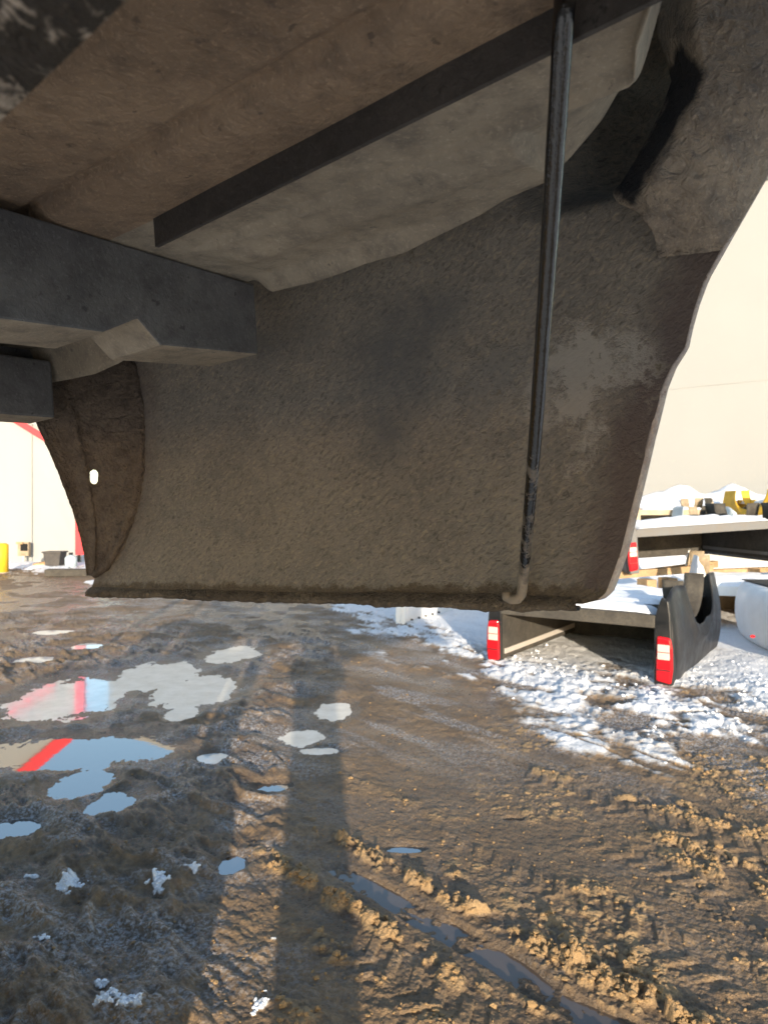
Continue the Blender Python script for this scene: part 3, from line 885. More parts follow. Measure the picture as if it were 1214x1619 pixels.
attr_set(wh, 'blk', np.clip(.5 + np.where(ins, dmin, -dmin) / 34, 0, 1))
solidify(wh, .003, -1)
tag(wh, 'muddy wheelhouse flange with a black folded edge')
# crusty rim along the flange foot
rp3 = [CAM + bed(*on_panel(x, y, -.05 * (1 - k_i / 22) - .006)) - CAM for k_i, (x, y) in enumerate(res(BE, 22))]
tube('flange_rim', rp3, [.0028 + random.uniform(0, .0022) for _ in rp3], M['lip'], wh, 7, .3)
for (x, y) in [(1122, 62), (1163, 125)]:
    a, b, c = on_panel(x, y, -.05); disc('drain_hole', bed(a, b - .012, c), -T, .006, .003, M['hole'], wh, 12, .6)

# brace rod from the floor to the hem, with its hook
top = CAM + ray(893, -8) * .385
bot = CAM + on(826, 925, T, BB - .016)
pts = [top.lerp(bot, t) + T * (.004 * math.sin(t * 3.1)) for t in np.linspace(0, 1, 40)]
hk = [(824, 940), (818, 947), (808, 948), (801, 944), (800, 936)]
pts += [CAM + on(x, y, T, BB - .018) for x, y in hk]
rod_e = empty('brace_rod', bot, world_coords=True); 
rod_e.parent = None
vs_rod = tube('brace_rod', pts, [.0060 - .0009 * i / 45 for i in range(len(pts))], M['rod'], root, 14, .03)
bpy.data.objects.remove(rod_e)
vs_rod.name = 'brace_rod'
tag(vs_rod, 'thin black round brace rod, its lower end caked with mud')
tube('hook_end', [CAM + on(x, y, T, BB - .02) for x, y in [(799, 941), (802, 930), (804, 915), (803, 900), (803, 894)]], [.0045, .0055, .0052, .0056, .005], k_, vs_rod, 10, .15)
cl = CAM + on(812, 944, T, BB - .012)
box('clamp_plate', cl, (.036, .010, .016), k_, vs_rod, (L, T, U), .003)
disc('clamp_bolt', cl - L * .008 - T * .005, -T, .0055, .006, M['rail'], vs_rod, 6)
# flattened eye of the rod on the floor
tp = top
ey = disc('rod_eye', tp + U * .004 + L * .0, -T, .016, .006, M['rail'], vs_rod, 16)

# remaining sides of the lifted bed (behind and beside the viewpoint)
vs, fs = panel_grid(-1, -1.22)
far = mesh('side_panel', vs, fs, M['panel'], root, True)
rows = [[bed(a, -1.205, c) for a in np.linspace(-1.3, 1.08, 12)] for c in (.30, .6, .79)]
solidify(sheet('inner_wall', rows, M['sill'], root, False), .002)
rows = [[bed(a, .64, c) for a in np.linspace(-1.3, .93, 12)] for c in (.52, .65, .79)]
solidify(sheet('inner_wall', rows, M['sill'], root, False), .002)
for b0_, b1_ in ((.60, .92), (-1.46, -1.18)):
    rows = [[bed(a, b_, .797) for a in np.linspace(-1.35, 1.08, 12)] for b_ in (b0_, b1_)]
    solidify(sheet('rail_cap', rows, M['sill'], root, False), .003)
rows = [[bed(1.075, b, c) for b in np.linspace(-1.19, .61, 10)] for c in (.19, .3, .55, .79)]
solidify(sheet('head_board', rows, M['sill'], root, False), .003)
rows = [[bed(-1.352, b, c) for b in np.linspace(-1.2, .66, 10)] for c in (.08, .2, .45, .79)]
solidify(sheet('tail_panel', rows, M['sill'], root, False), .003)
# ------------------------------------------------------------------ halls in the background
def m_wall(name, col, seam, bumpd):
    k = NT(name)
    n = k.noise(.35, 5, .55); n2 = k.noise(6, 4, .6)
    c = k.mix(k.ramp(n, [(.35, 0), (.75, .35)]), col, tuple(v * .86 for v in col))
    c = k.mix(k.ramp(n2, [(.6, 0), (.85, .18)]), c, (.5, .44, .36))
    k.bump(k.noise(.8, 3), .12, .1)
    return k.set(c, .62, spec=.25)
M['vinyl'] = m_wall('cream_vinyl', (.325, .323, .31), 1, 1)
M['sheeting'] = m_wall('hall_sheeting', (.325, .323, .31), 1, 1)
M['red_trim'] = m_paint('red_trim', (.72, .035, .045), (.4, .2, .15), .1, .4)
M['grey_trim'] = m_paint('grey_trim', (.45, .42, .37), (.3, .25, .2), .3, .6)

hall = empty('hall', (-14, 20, 0), world_coords=True)
tag(hall, 'cream fabric storage hall with red trim, left behind the muddy yard', 'hall')
x1 = -8.62; y0 = 20.0; gr = .03
rows = []
xs = np.linspace(x1, x1 - 14, 140)
for t in np.linspace(0, 1, 70):
    row = []
    for x in xs:
        top = min(4.5 + (x1 - x) * .83, 4.5 + 14 * .83 - (x1 - x) * .83) if True else 0
        top = max(top, 4.5)
        z = gr + (top - gr) * t
        fold = .05 * (fbm(np.array((x + z * .55) * 1.4), np.array(z * .12 - x * .05), 3, 81) - .5) * max(0, 1 - z / 5.5) * 2.2
        vert = .012 * math.sin(x * 6.0) * (1 if z < 6 else .3)
        row.append(Vector((x, y0 + float(fold) + vert, z)))
    rows.append(row)
sheet('front_wall', rows, M['vinyl'], hall)
for xs_ in (-9.9, -12.7, -16):
    box('wall_seam', (xs_, y0 - .045, 2.3), (.03, .01, 4.5), M['vinyl'], hall)
box('corner_trim', (x1 + .09, y0 - .02, 2.42), (.24, .16, 4.3), M['red_trim'], hall)
sl = Vector((-1, 0, .83)).normalized(); up = Vector((.83, 0, 1)).normalized()
ctr = Vector((x1 + .15, y0 - .03, 4.5)) + sl * 4.4
box('roof_trim', ctr, (9.2, .18, .34), M['red_trim'], hall, (sl, Vector((0, 1, 0)), up))
sl2 = Vector((1, 0, -.62)).normalized(); up2 = Vector((.62, 0, 1)).normalized()
pc = ground_xy(40, 682, 0)
box('red_band', ((40 - CX) / F * y0 + .22, y0 - .10, CAMZ + (CY - 680) / F * y0), (1.6, .03, .17), M['red_trim'], hall, (sl2, Vector((0, 1, 0)), up2))
box('white_band', ((40 - CX) / F * y0 + .39, y0 - .095, CAMZ + (CY - 680) / F * y0 + .16), (1.6, .03, .14), M['vinyl'], hall, (sl2, Vector((0, 1, 0)), up2))
rows = [[Vector((x1 + .1 - yy * .5, y0 + yy, .03)) for yy in (0.1, 26)], [Vector((x1 + .1 - yy * .5, y0 + yy, 4.5)) for yy in (.1, 26)]]
solidify(sheet('side_wall', rows, M['vinyl'], hall, False), .02)
pr = [Vector((x1 + .1, y0 + .1, 4.5)), Vector((x1 - 7, y0 + .1, 4.5 + 5.85)), Vector((x1 - 14, y0 + .1, 4.5))]
rows = [pr, [p + Vector((-13, 26, 0)) for p in pr]]
solidify(sheet('roof', rows, M['vinyl'], hall, False), .05)

h2 = empty('hall', (8, 27, 0), world_coords=True)
tag(h2, 'long pale metal hall behind the stacked truck beds on the right', 'hall')
# wall plane: VP of its horizontals far to the left
dv = Vector((-1500, 1122, 0)).normalized()
P0 = Vector(((1130 - CX) / F * 24, 24, 0))
def wp(s, z, off=0):
    nrm = Vector((dv.y, -dv.x, 0)) * -1
    return P0 - dv * s + Vector((0, 0, z)) - Vector((-dv.y, dv.x, 0)).normalized() * 0 + Vector((-dv.y, dv.x, 0)) * off
S0, S1 = -36.0, 9.0
Lw = S1 - S0
nrm = Vector((-dv.y, dv.x, 0))
if nrm.y > 0: nrm = -nrm
HT = 12.4
# wall in courses of horizontal cladding
zs = [.03, 2.4, 5.75, 8.9, HT]
for i in range(4):
    p = [wp(S0, zs[i]) + nrm * (.006 * (i % 2)), wp(S1, zs[i]) + nrm * (.006 * (i % 2)), wp(S1, zs[i + 1] + .02) + nrm * (.006 * (i % 2)), wp(S0, zs[i + 1] + .02) + nrm * (.006 * (i % 2))]
    rows = [[p[0].lerp(p[1], t) + nrm * (.02 * float(fbm(np.array(t * 40), np.array(i * 3.), 3, 90))) for t in np.linspace(0, 1, 60)],
            [p[3].lerp(p[2], t) + nrm * (.02 * float(fbm(np.array(t * 40), np.array(i * 3. + 1), 3, 90))) for t in np.linspace(0, 1, 60)]]
    solidify(sheet('cladding', rows, M['sheeting'], h2, False), .01)
for z in (5.75,):
    a, b = wp(S0, z) + nrm * .03, wp(S1, z) + nrm * .03
    box('seam_strip', (a + b) / 2, (Lw, .012, .02), M['sheeting'], h2, (dv, nrm, Vector((0, 0, 1))))
a, b = wp(S0, .5) + nrm * .06, wp(S1, .5) + nrm * .06
box('base_board', (a + b) / 2 + Vector((0, 0, .95)), (Lw, .06, .16), M['grey_trim'], h2, (dv, nrm, Vector((0, 0, 1))))
a, b = wp(S0, HT) + nrm * .06, wp(S1, HT) + nrm * .06
box('eave_trim', (a + b) / 2, (Lw, .2, .3), M['grey_trim'], h2, (dv, nrm, Vector((0, 0, 1))))
for s_ in (S0, S1):
    rows = [[wp(s_, z) - nrm * .02, wp(s_, z) - nrm * 22] for z in (.03, HT)]
    solidify(sheet('side_wall', rows, M['sheeting'], h2, False), .05)
rows = [[wp(S0, HT + .1), wp(S0, HT + 3) - nrm * 11, wp(S0, HT + .1) - nrm * 22], [wp(S1, HT + .1), wp(S1, HT + 3) - nrm * 11, wp(S1, HT + .1) - nrm * 22]]
solidify(sheet('roof', rows, M['grey_trim'], h2, False), .05)

# ------------------------------------------------------------------ upside-down beds
M['red_lens'] = NT('red_lens').set((.45, .008, .014), .18, spec=.5)
M['clear_lens'] = m_paint('clear_lens', (.5, .46, .42), (.35, .28, .2), .35, .25)
M['amber'] = NT('amber_lens').set((.8, .3, .05), .3)
M['inner_tan'] = m_under('inner_tan', (.22, .17, .11), (.40, .32, .22), 30, .5, (.12, .08, .05), .5)
M['inner_dark'] = m_under('inner_dark', (.04, .036, .032), (.09, .08, .065), 30, .5, (.02, .02, .02), .5)
M['timber'] = m_under('timber', (.30, .19, .10), (.52, .36, .2), 20, .4, (.2, .12, .06), .5)

def bed_panel(side, y_len, zh, yc, r, w=.82, flare=.03, rough_top=0.0, seed=0):
    """outer side of a bed lying on its rails: wheel opening at the top"""
    ys = np.concatenate([np.linspace(0, yc - r, 14, endpoint=False), yc - r * np.cos(np.linspace(0, math.pi, 29)), np.linspace(yc + r, y_len, 13)[1:]])
    rows = []
    for y in ys:
        d = abs(y - yc)
        top = zh if d >= r else (zh + .02) - .44 * max(1 - (d / r) ** 2.5, 0) ** .42
        top = min(top, zh)
        if y < .20: top = zh - .10 * (1 - y / .20) ** 2
        top -= rough_top * float(fbm(np.array(y * 9.), np.array(seed * 2.), 3, seed))
        row = []
        for t in np.linspace(0, 1, 16):
            z = top * t
            x = w + .055 * math.sin(math.pi * min(z / zh, 1) ** .8) - .025 * (z / zh) ** 3
            dd = math.hypot(y - yc, z - zh - .02)
            x += flare * math.exp(-((dd - r - .02) / .06) ** 2)
            if y < .10: x -= .05 * (1 - y / .10) ** 2
            row.append((side * x, y, z))
        rows.append(row)
    return rows

def make_bed(name, label, loc, yaw, paint, inner, tilt=(0, 0), length=2.05, width=1.64, lamps=True, floor_h=.53, zh=.90, group=None, snowy=True, far=False, seed=1, snow_label=None, wear=True, lamp_z=.0, bar_mat=None):
    rt = empty(name, loc, (tilt[0], tilt[1], yaw))
    tag(rt, label, 'truck bed', group)
    hw = width / 2
    for side in (-1, 1):
        rows = bed_panel(side, length, zh, length * .53, .56, hw, rough_top=.05 if wear else .0, seed=seed + side)
        o = sheet('side_panel', rows, None, rt, True, mats=[paint, inner])
        if side > 0: o.data.flip_normals()
        solidify(o, .012, -1, 1)
        m = o.modifiers['solid']; m.material_offset_rim = 0
        # inner wall, flat strip of rail, closing panel at the rear corner
        rows = [[(side * (hw - .13), y, z) for y in np.linspace(.02, length - .02, 8)] for z in (.0, .06, .07, floor_h)]
        rows[0] = [(side * (hw - .02), y, 0.0) for y in np.linspace(.02, length - .02, 8)]
        wl = sheet('inner_wall', rows, inner if not far else inner, rt, False); solidify(wl, .006)
        box('rail_strip', (side * (hw - .14), length * .5, .13), (.012, length - .12, .05), M['clear_lens'] if not far else paint, wl)
        # rear corner post with rounded edges
        poly = [(side * (hw - .13), .0, .0), (side * (hw + .005), .0, .0), (side * (hw + .02), .0, .3), (side * (hw + .005), .0, .62), (side * (hw - .01), .0, zh - .13), (side * (hw - .07), .0, zh - .10), (side * (hw - .11), .0, zh - .22), (side * (hw - .13), .0, floor_h)]
        post = prism('corner_post', poly, (0, .05, 0), paint, rt, .012)
        # wheelhouse bowl seen from below
        rows = []
        for t in np.linspace(0, math.pi, 15):
            rows.append([(side * (hw - .20 + .19 * q), length * .5 - .46 * math.cos(t), zh + .0 - .40 * math.sin(t) * (1 if q < .99 else .98)) for q in np.linspace(0, 1, 5)])
        wb = sheet('wheelhouse', rows, inner, rt); solidify(wb, .006)
        # front end closer, tan inside
        poly = [(side * (hw - .16), length - .02, 0), (side * hw, length - .02, 0), (side * (hw + .03), length - .02, .35), (side * (hw + .0), length - .02, zh - .10), (side * (hw - .02), length - .02, zh - .05), (side * (hw - .06), length - .02, zh - .03), (side * (hw - .10), length - .02, zh - .06), (side * (hw - .14), length - .02, zh - .15), (side * (hw - .16), length - .02, floor_h)]
        prism('end_closer', poly, (0, .01, 0), inner, rt)
        if lamps:
            zz = lamp_z
            pts = [(hw - .115, .05), (hw + .012, .03), (hw + .028, .16), (hw + .024, .34), (hw + .008, .43), (hw - .105, .44), (hw - .112, .25)]
            lm = prism('tail_light', [(side * x, -.018, z + zz) for x, z in pts], (0, .10, 0), M['red_lens'], rt, .022); lm.modifiers['bevel'].segments = 4
            pts = [(hw - .098, .24), (hw + .004, .24), (hw + .002, .37), (hw - .096, .37)]
            prism('reversing_lens', [(side * x, -.026, z + zz) for x, z in pts], (0, .02, 0), M['clear_lens'], lm, .006)
            prism('lamp_housing', [(side * x, .002, z + zz) for x, z in [(hw - .128, .03), (hw + .02, .015), (hw + .036, .16), (hw + .03, .35), (hw + .012, .45), (hw - .115, .46), (hw - .124, .25)]], (0, .07, 0), M['black'], lm, .01)
            box('lens_rib', (side * (hw - .045), -.019, .15 + zz), (.11, .004, .008), M['black'], lm)
            box('lens_bar', (side * (hw - .047), -.027, .305 + zz), (.1, .006, .006), M['red_lens'], lm)
    # floor, sills, head board
    rows = [[(x, y, floor_h + .012 * (1 if int((x + 3) / .1) % 2 else 0)) for x in np.linspace(-hw + .10, hw - .10, 34)] for y in (.04, length - .03)]
    fl = sheet('floor', rows, inner, rt, False); solidify(fl, .006, 1)
    bar = bar_mat or paint
    sl = prism('tail_sill', [(-hw + .12, 0, floor_h - .06), (-hw + .12, 0, floor_h + .05), (-hw + .3, 0, floor_h + .06), (hw - .3, 0, floor_h + .06), (hw - .12, 0, floor_h + .05), (hw - .12, 0, floor_h - .06)], (0, .07, 0), bar, rt, .008)
    for y in np.linspace(.42, length - .35, 4):
        box('cross_sill', (0, y, floor_h + .055), (width - .24, .07, .075), bar if far else inner, rt, None, .006)
    box('head_board', (0, length - .03, floor_h / 2), (width - .3, .02, floor_h - .02), inner, rt)
    if snowy:
        Yg, Xg = np.meshgrid(np.linspace(.06, length - .08, 50), np.linspace(-hw + .15, hw - .15, 44), indexing='ij')
        e = np.minimum(np.minimum(1, np.minimum(Xg + hw - .15, hw - .15 - Xg) / .10), np.minimum((Yg - .06) / .06 + .15, (length - .08 - Yg) / .1))
        h = .075 + .06 * (fbm(Xg * 3 + seed, Yg * 3, 4, seed) - .38) + .035 * np.sin(Yg * 9 + seed) ** 2
        Zg = floor_h + .002 + np.maximum(-.01, h * np.maximum(e, 0) ** .5)
        rows = [[tuple(p) for p in r] for r in np.stack([Xg, Yg, Zg], -1)]
        sn = sheet('snow_cover', rows, M['snow'], None)
        sn.matrix_world = rt.matrix_basis
        sn.location = loc; sn.rotation_euler = (tilt[0], tilt[1], yaw)
        tag(sn, snow_label, 'snow', kind='stuff')
    return rt

M['bk_paint'] = m_paint('black_paint', (.006, .0065, .008), (.05, .042, .035), .3, .25, 4)
M['gy_paint'] = m_paint('grey_paint', (.13, .13, .13), (.2, .15, .1), .4, .45, 4)
M['wh_paint'] = m_paint('white_paint', (.86, .86, .85), (.4, .32, .24), .18, .35, 3)
M['ye_paint'] = m_paint('yellow_paint', (.68, .40, .03), (.3, .2, .08), .4, .45, 4)
M['bl_paint'] = m_paint('pale_blue_paint', (.42, .5, .55), (.4, .33, .25), .35, .4, 4)
M['tn_paint'] = m_paint('beige_paint', (.42, .34, .23), (.25, .17, .1), .5, .5, 4)

# black bed on the snow: right rear corner and left rear corner known on the ground
def place(px_r, py_r, yaw_deg, width=1.64):
    """origin (rear centre) of a bed whose right rear corner touches the ground there"""
    x, y = ground_xy(px_r, py_r)
    a = math.radians(yaw_deg)
    return Vector((x - math.cos(a) * width / 2, y - math.sin(a) * width / 2, .02))
yaw = -35
loc = place(1062, 1087, yaw, 1.74)
make_bed('truck_bed', 'black pickup bed lying upside down on snow, red tail lights near the ground', loc, math.radians(yaw), M['bk_paint'], M['inner_dark'], (0, math.radians(0)), 2.05, 1.70, True, .56, .87, None, True, False, 3, 'snow lying on the floor of the black upturned bed', True, .0, M['inner_dark'])

# grey bed raised on timbers
loc = Vector(((1088 - CX) / F * 9.9, 9.9, .55))
make_bed('truck_bed', 'grey pickup bed upside down on wooden blocks behind the black bed', loc + Vector((.30, 0, .17)), math.radians(4), M['gy_paint'], M['inner_dark'], (0, math.radians(-3.5)), 2.1, 2.28, True, .56, .86, None, True, True, 5, 'snow along the raised grey upturned bed', False, .0)
tb = [((1010, 915), 9.9, 1.9, 12), ((1060, 905), 10.6, 1.5, 28), ((1150, 918), 10.2, 1.2, -5)]
for (q, d, ln, an) in tb:
    x = (q[0] - CX) / F * d
    a = math.radians(an)
    ax = (Vector((math.cos(a), math.sin(a), .05)).normalized(), Vector((-math.sin(a), math.cos(a), 0)), Vector((0, 0, 1)))
    o = box('timber', (x + .3, d + .3, .645 - (0 if an > 0 else .02)), (ln, .12, .10), M['timber'], None, ax, .006)
    tag(o, {12: 'long weathered timber under the left end of the grey bed', 28: 'slanting timber behind the other blocks under the grey bed', -5: 'short timber under the right end of the grey bed'}[an], 'timber', 'timbers under the grey bed')
for i, (q, d) in enumerate([((1022, 925), 9.75), ((1055, 912), 9.95), ((1180, 925), 10.1)]):
    x = (q[0] - CX) / F * d
    o = box('block', (x, d, .3), (.16, .22, .58), M['timber'], None, (Vector((.95, .3, 0)).normalized(), Vector((-.3, .95, 0)).normalized(), Vector((0, 0, 1))), .006)
    tag(o, ['wood block near the red tail light of the grey bed', 'second wood block from the tail light of the grey bed', 'wood block at the far right under the grey bed'][i], 'wood block', 'wood blocks under the grey bed')

# pale blue bed, beige bed and yellow bed in the pile behind
make_bed('truck_bed', 'pale blue pickup bed upside down, snow covered, behind the grey one', Vector((7.3, 13.2, .74)), math.radians(6), M['bl_paint'], M['inner_tan'], (0, math.radians(-1.5)), 2.2, 1.7, False, .56, .88, None, True, True, 7, 'snow on the pale blue upturned bed', False)
make_bed('truck_bed', 'beige pickup bed upside down with wheelhouse ends sticking out of the snow', Vector((6.3, 15.4, .92)), math.radians(-4), M['tn_paint'], M['inner_tan'], (0, 0), 2.2, 1.7, False, .56, .88, None, True, True, 9, 'snow heaped over the beige upturned bed', False)
make_bed('truck_bed', 'yellow pickup bed upside down on top of the far pile', Vector((8.75, 14.0, 1.10)), math.radians(5), M['ye_paint'], M['ye_paint'], (0, 0), 2.2, 1.7, False, .56, .86, None, True, True, 11, 'snow on the yellow upturned bed', False)

# white bed between the black and the grey one, wheel opening up
make_bed('truck_bed', 'white pickup bed upside down just behind the black bed, mostly in shadow', Vector((4.72, 8.75, .02)), math.radians(-20), M['wh_paint'], M['inner_tan'], (0, 0), 2.0, 1.6, False, .50, .92, None, True, False, 13, 'snow on the white upturned bed', False)

# white wide-fender bed at the right edge
rt = empty('truck_bed', (4.02, 6.8, -.06), (0, 0, math.radians(-8)))
tag(rt, 'white wide-fender pickup bed with a red marker lamp at the far right edge', 'truck bed')
rows = []
for t in np.linspace(0, 1, 26):
    y = t * 1.9
    row = []
    for s in np.linspace(0, 1, 22):
        ang = s * math.pi
        yy = .18 * (math.sin(t * math.pi) ** .35)
        x = -.14 + .20 * (1 - math.sin(ang) ** .55) + .25 * (1 - math.sin(math.pi * min(max(t, .001), .999)) ** .35)
        z = .10 + .33 * (1 - math.cos(ang)) * .98 + .0
        row.append((x, y, z))
    rows.append(row)
o = sheet('wide_fender', rows, M['wh_paint'], rt); solidify(o, .01)
# rounded rear face of the fender
cap = []
for s in np.linspace(0, 1, 24):
    ang = s * math.pi
    cap.append((-.14 + .17 * (1 - math.sin(ang) ** .5), .0, .10 + .325 * (1 - math.cos(ang))))
cap += [(.9, 0, .75), (.9, 0, .10)]
o = prism('rear_face', [(x, y - .02, z) for x, y, z in cap], (0, .16, 0), M['wh_paint'], rt, .045)
o.modifiers['bevel'].segments = 5
for p in o.data.polygons: p.use_smooth = False
_mw = Matrix.Translation((4.02, 6.8, -.06)) @ Matrix.Rotation(math.radians(-8), 4, 'Z')
_li = _mw.inverted(); _o = _li @ CAM; _d = (_li.to_3x3() @ ray(1189, 1006)); _t = (-.03 - _o.y) / _d.y; _pm = _o + _d * _t
disc('marker_lamp', (_pm.x, -.024, _pm.z), (0, -1, 0), .024, .012, M['red_lens'], rt, 14, .6)
prism('lower_skirt', [(.10, -.03, .30), (.40, -.03, .30), (.40, -.03, .60), (.14, -.03, .56), (.10, -.03, .45)], (0, .012, 0), M['wh_paint'], rt, .005)
rows = [[(.05, .2, .76), (.9, .2, .76)], [(.05, 1.8, .76), (.9, 1.8, .76)]]
solidify(sheet('floor', rows, M['inner_dark'], rt, False), .01)
tube('grab_loop', [(.16, .25, .74), (.15, .25, .88), (.20, .25, .94), (.32, .25, .95), (.45, .25, .94)], .022, M['wh_paint'], rt)

# loose white bedside lying past the lifted bed
rt = empty('fender', gp(640, 988), (0, 0, math.radians(-31)))
tag(rt, 'loose white fender panel standing in slush under the lifted bed edge', 'fender')
rows = bed_panel(1, 1.5, .62, .9, .30, .0, .03)
rows = [[(x - .05, y, z) for x, y, z in r] for r in rows]
o = sheet('panel', rows, M['wh_paint'], rt); solidify(o, .02, -1)
prism('end_flange', [(-.14, 0, .0), (.0, 0, .0), (.015, 0, .3), (-.01, 0, .56), (-.14, 0, .5)], (0, .015, 0), M['wh_paint'], rt, .004)
for i in range(5):
    disc('bolt_hole', (.002 + .006, .15 + i * .2, .05), (1, 0, 0), .012, .03, M['hole'], rt, 8)

# snow bank in front of the hall
rows = []
for y in np.linspace(12.0, 22.5, 60):
    row = []
    for x in np.linspace(3.2, 16, 90):
        w = math.exp(-((y - 17.6) / 2.6) ** 2) * float(sstep(3.2, 6.0, np.array(x)))
        h = w * (1.62 + .9 * (float(fbm(np.array(x * .9), np.array(y * .9), 4, 95)) - .4)) * (.85 + .07 * (x - 4))
        row.append((x, y, h - .03))
    rows.append(row)
o = sheet('snow_bank', rows, M['snow'])
tag(o, 'snow bank ploughed up against the pale hall behind the beds', 'snow', kind='stuff')

# ------------------------------------------------------------------ things by the left hall
M['bollard'] = m_paint('bollard_yellow', (.75, .47, .02), (.4, .3, .1), .2, .45)
b0 = gp(2, 905)
rt = empty('bollard', b0); tag(rt, 'yellow safety bollard at the left edge beside the fabric hall', 'bollard')
tube('post', [(0, 0, -.05), (0, 0, .66), (0, 0, .70)], [.17, .17, .12], M['bollard'], rt, 20)
disc('foot_plate', (0, 0, -.01), (0, 0, 1), .24, .02, M['grey_trim'], rt, 20)
b1 = gp(28, 893)
rt = empty('meter_box', (b1.x, 19.75, .0)); tag(rt, 'open rusty meter box fixed to the fabric hall behind the bollard', 'box')
bx = (Vector((1, 0, 0)), Vector((0, 1, 0)), Vector((0, 0, 1)))
zc = CAMZ + (CY - 868) / F * 19.75
box('housing', (0, 0, zc), (.30, .12, .38), M['inner_tan'], rt)
box('opening', (.03, -.062, zc + .05), (.2, .01, .2), M['hole'], rt)
box('lid', (-.08, -.09, zc + .17), (.18, .05, .06), M['timber'], rt)
box('bracket', (0, -.02, zc - .34), (.06, .05, .3), M['grey_trim'], rt)
b2 = gp(112, 893)
rt = empty('crate', (b2.x - .05, 18.6, .02)); tag(rt, 'black plastic crate on the snow at the hall corner', 'crate')
vs, fs = [], []
prof = [(-.17, .0), (.17, .0), (.22, .40), (-.24, .40)]
prism('shell', [(x, -.2, z) for x, z in prof], (0, .4, 0), M['rail'], rt, .02)
box('rim', (-.01, 0, .41), (.50, .44, .035), M['rail'], rt)
rt = empty('canister', (b2.x + .40, 18.5, .02)); tag(rt, 'pale blue canister standing next to the black crate', 'canister')
tube('body', [(0, 0, 0), (0, 0, .26), (0, 0, .30), (0, 0, .34)], [.15, .15, .12, .05], M['bl_paint'], rt, 16)
tube('cap', [(0, 0, .34), (0, 0, .40)], .05, M['black'], rt)
b3 = gp(113, 908)
o = box('railway_sleeper', (b3.x + .1, b3.y - .3, .10), (1.05, .24, .16), M['inner_dark'], None, (Vector((1, .03, 0)).normalized(), Vector((-.03, 1, 0)).normalized(), Vector((0, 0, 1))), .012)
tag(o, 'dark wooden sleeper lying on the slush below the crate', 'sleeper')
for i, (px, py, ln, an, lb) in enumerate([(64, 897, .34, .25, 'left piece of broken firewood on the snow by the hall'), (84, 893, .3, .15, 'right piece of broken firewood with a dark end')]):
    g = gp(px, py)
    pts = [Vector((g.x - ln / 2, g.y, .08)), Vector((g.x, g.y + .03, .10 + .04 * i)), Vector((g.x + ln / 2, g.y + .05, .13 + .05 * i))]
    o = tube('firewood', pts, [.06, .07, .065], M['timber'], None, 9, .15)
    tag(o, lb, 'firewood', 'firewood by the hall')
rows = []
for y in np.linspace(16.6, 20.2, 26):
    rows.append([(x, y, -.02 + (.09 + .18 * (float(fbm(np.array(x * 1.7), np.array(y * 1.7), 4, 97)) - .35)) * math.exp(-((y - 19.2) / 1.2) ** 2)) for x in np.linspace(-13, -7.2, 70)])
o = sheet('snow_drift', rows, M['snow']); tag(o, 'low snow drift along the foot of the fabric hall', 'snow', kind='stuff')

# ------------------------------------------------------------------ forklift that carries the bed (left of and behind the viewpoint)
FW = Vector((.744, -.669, 0)).normalized()            # direction the forks point
FN = Vector((.669, .744, 0)).normalized()             # towards the visible side panel
FZ = Vector((0, 0, 1))
fc = Vector((-.307, -.08, 0))
fk = empty('forklift', fc - FW * 1.5, world_coords=True)
tag(fk, 'yellow forklift holding up the undercoated bed, left of the viewpoint', 'forklift')
def fp(f, n, z): return fc + FW * f + FN * n + FZ * z
zf = CAMZ + .165
M['fl_yellow'] = m_paint('forklift_yellow', (.62, .36, .03), (.1, .08, .05), .5, .5)
for n0, ln in ((.30, 1.15), (-.30, 1.15)):
    c = fp(-.62 + ln / 2, n0, zf - .005)
    vs = []
    rows = []
    f = box('fork', c, (ln, .13, .042), M['fork'], fk, (FW, FN, FZ), .006)
    box('fork_shank', fp(-.645, n0, zf + .25), (.05, .13, .56), M['fork'], f, (FW, FN, FZ), .005)
for n0 in (-.33, .33):
    box('mast_rail', fp(-.78, n0, 1.32), (.10, .09, 2.5), M['rail'], fk, (FW, FN, FZ), .004)
    box('carriage_bar', fp(-.69, 0, zf + (.08 if n0 < 0 else .42)), (.05, .92, .10), M['rail'], fk, (FW, FN, FZ), .004)
for z in (.35, 1.3, 2.52):
    box('mast_cross_bar', fp(-.83, 0, z), (.05, .60, .10), M['rail'], fk, (FW, FN, FZ), .004)
body = [(-.98, .25), (-.98, .62), (-1.25, .66), (-1.35, .42), (-1.75, .42), (-1.80, .98), (-2.75, 1.0), (-2.9, .8), (-2.88, .22)]
prism('chassis', [fp(f, -.48, z) for f, z in body], FN * .96, M['fl_yellow'], fk, .03)
box('dash', fp(-1.15, 0, .95), (.18, .7, .45), M['rail'], fk, (FW, FN, FZ), .03)
box('seat', fp(-2.0, 0, 1.06), (.5, .5, .14), M['black'], fk, (FW, FN, FZ), .05)
box('seat_back', fp(-2.25, 0, 1.33), (.12, .48, .5), M['black'], fk, (FW, FN, FZ), .05)
for n0 in (-.45, .45):
    tube('guard_post', [fp(-1.05, n0, .6), fp(-1.25, n0, 2.05), fp(-1.35, n0, 2.12)], .035, M['rail'], fk)
    tube('guard_post', [fp(-2.55, n0, .95), fp(-2.45, n0, 2.05), fp(-2.4, n0, 2.12)], .035, M['rail'], fk)
    box('guard_side', fp(-1.9, n0, 2.13), (1.15, .06, .05), M['rail'], fk, (FW, FN, FZ), .01)
for i in range(7):
    box('guard_bar', fp(-1.4 - i * .16, 0, 2.14), (.03, .9, .03), M['rail'], fk, (FW, FN, FZ))
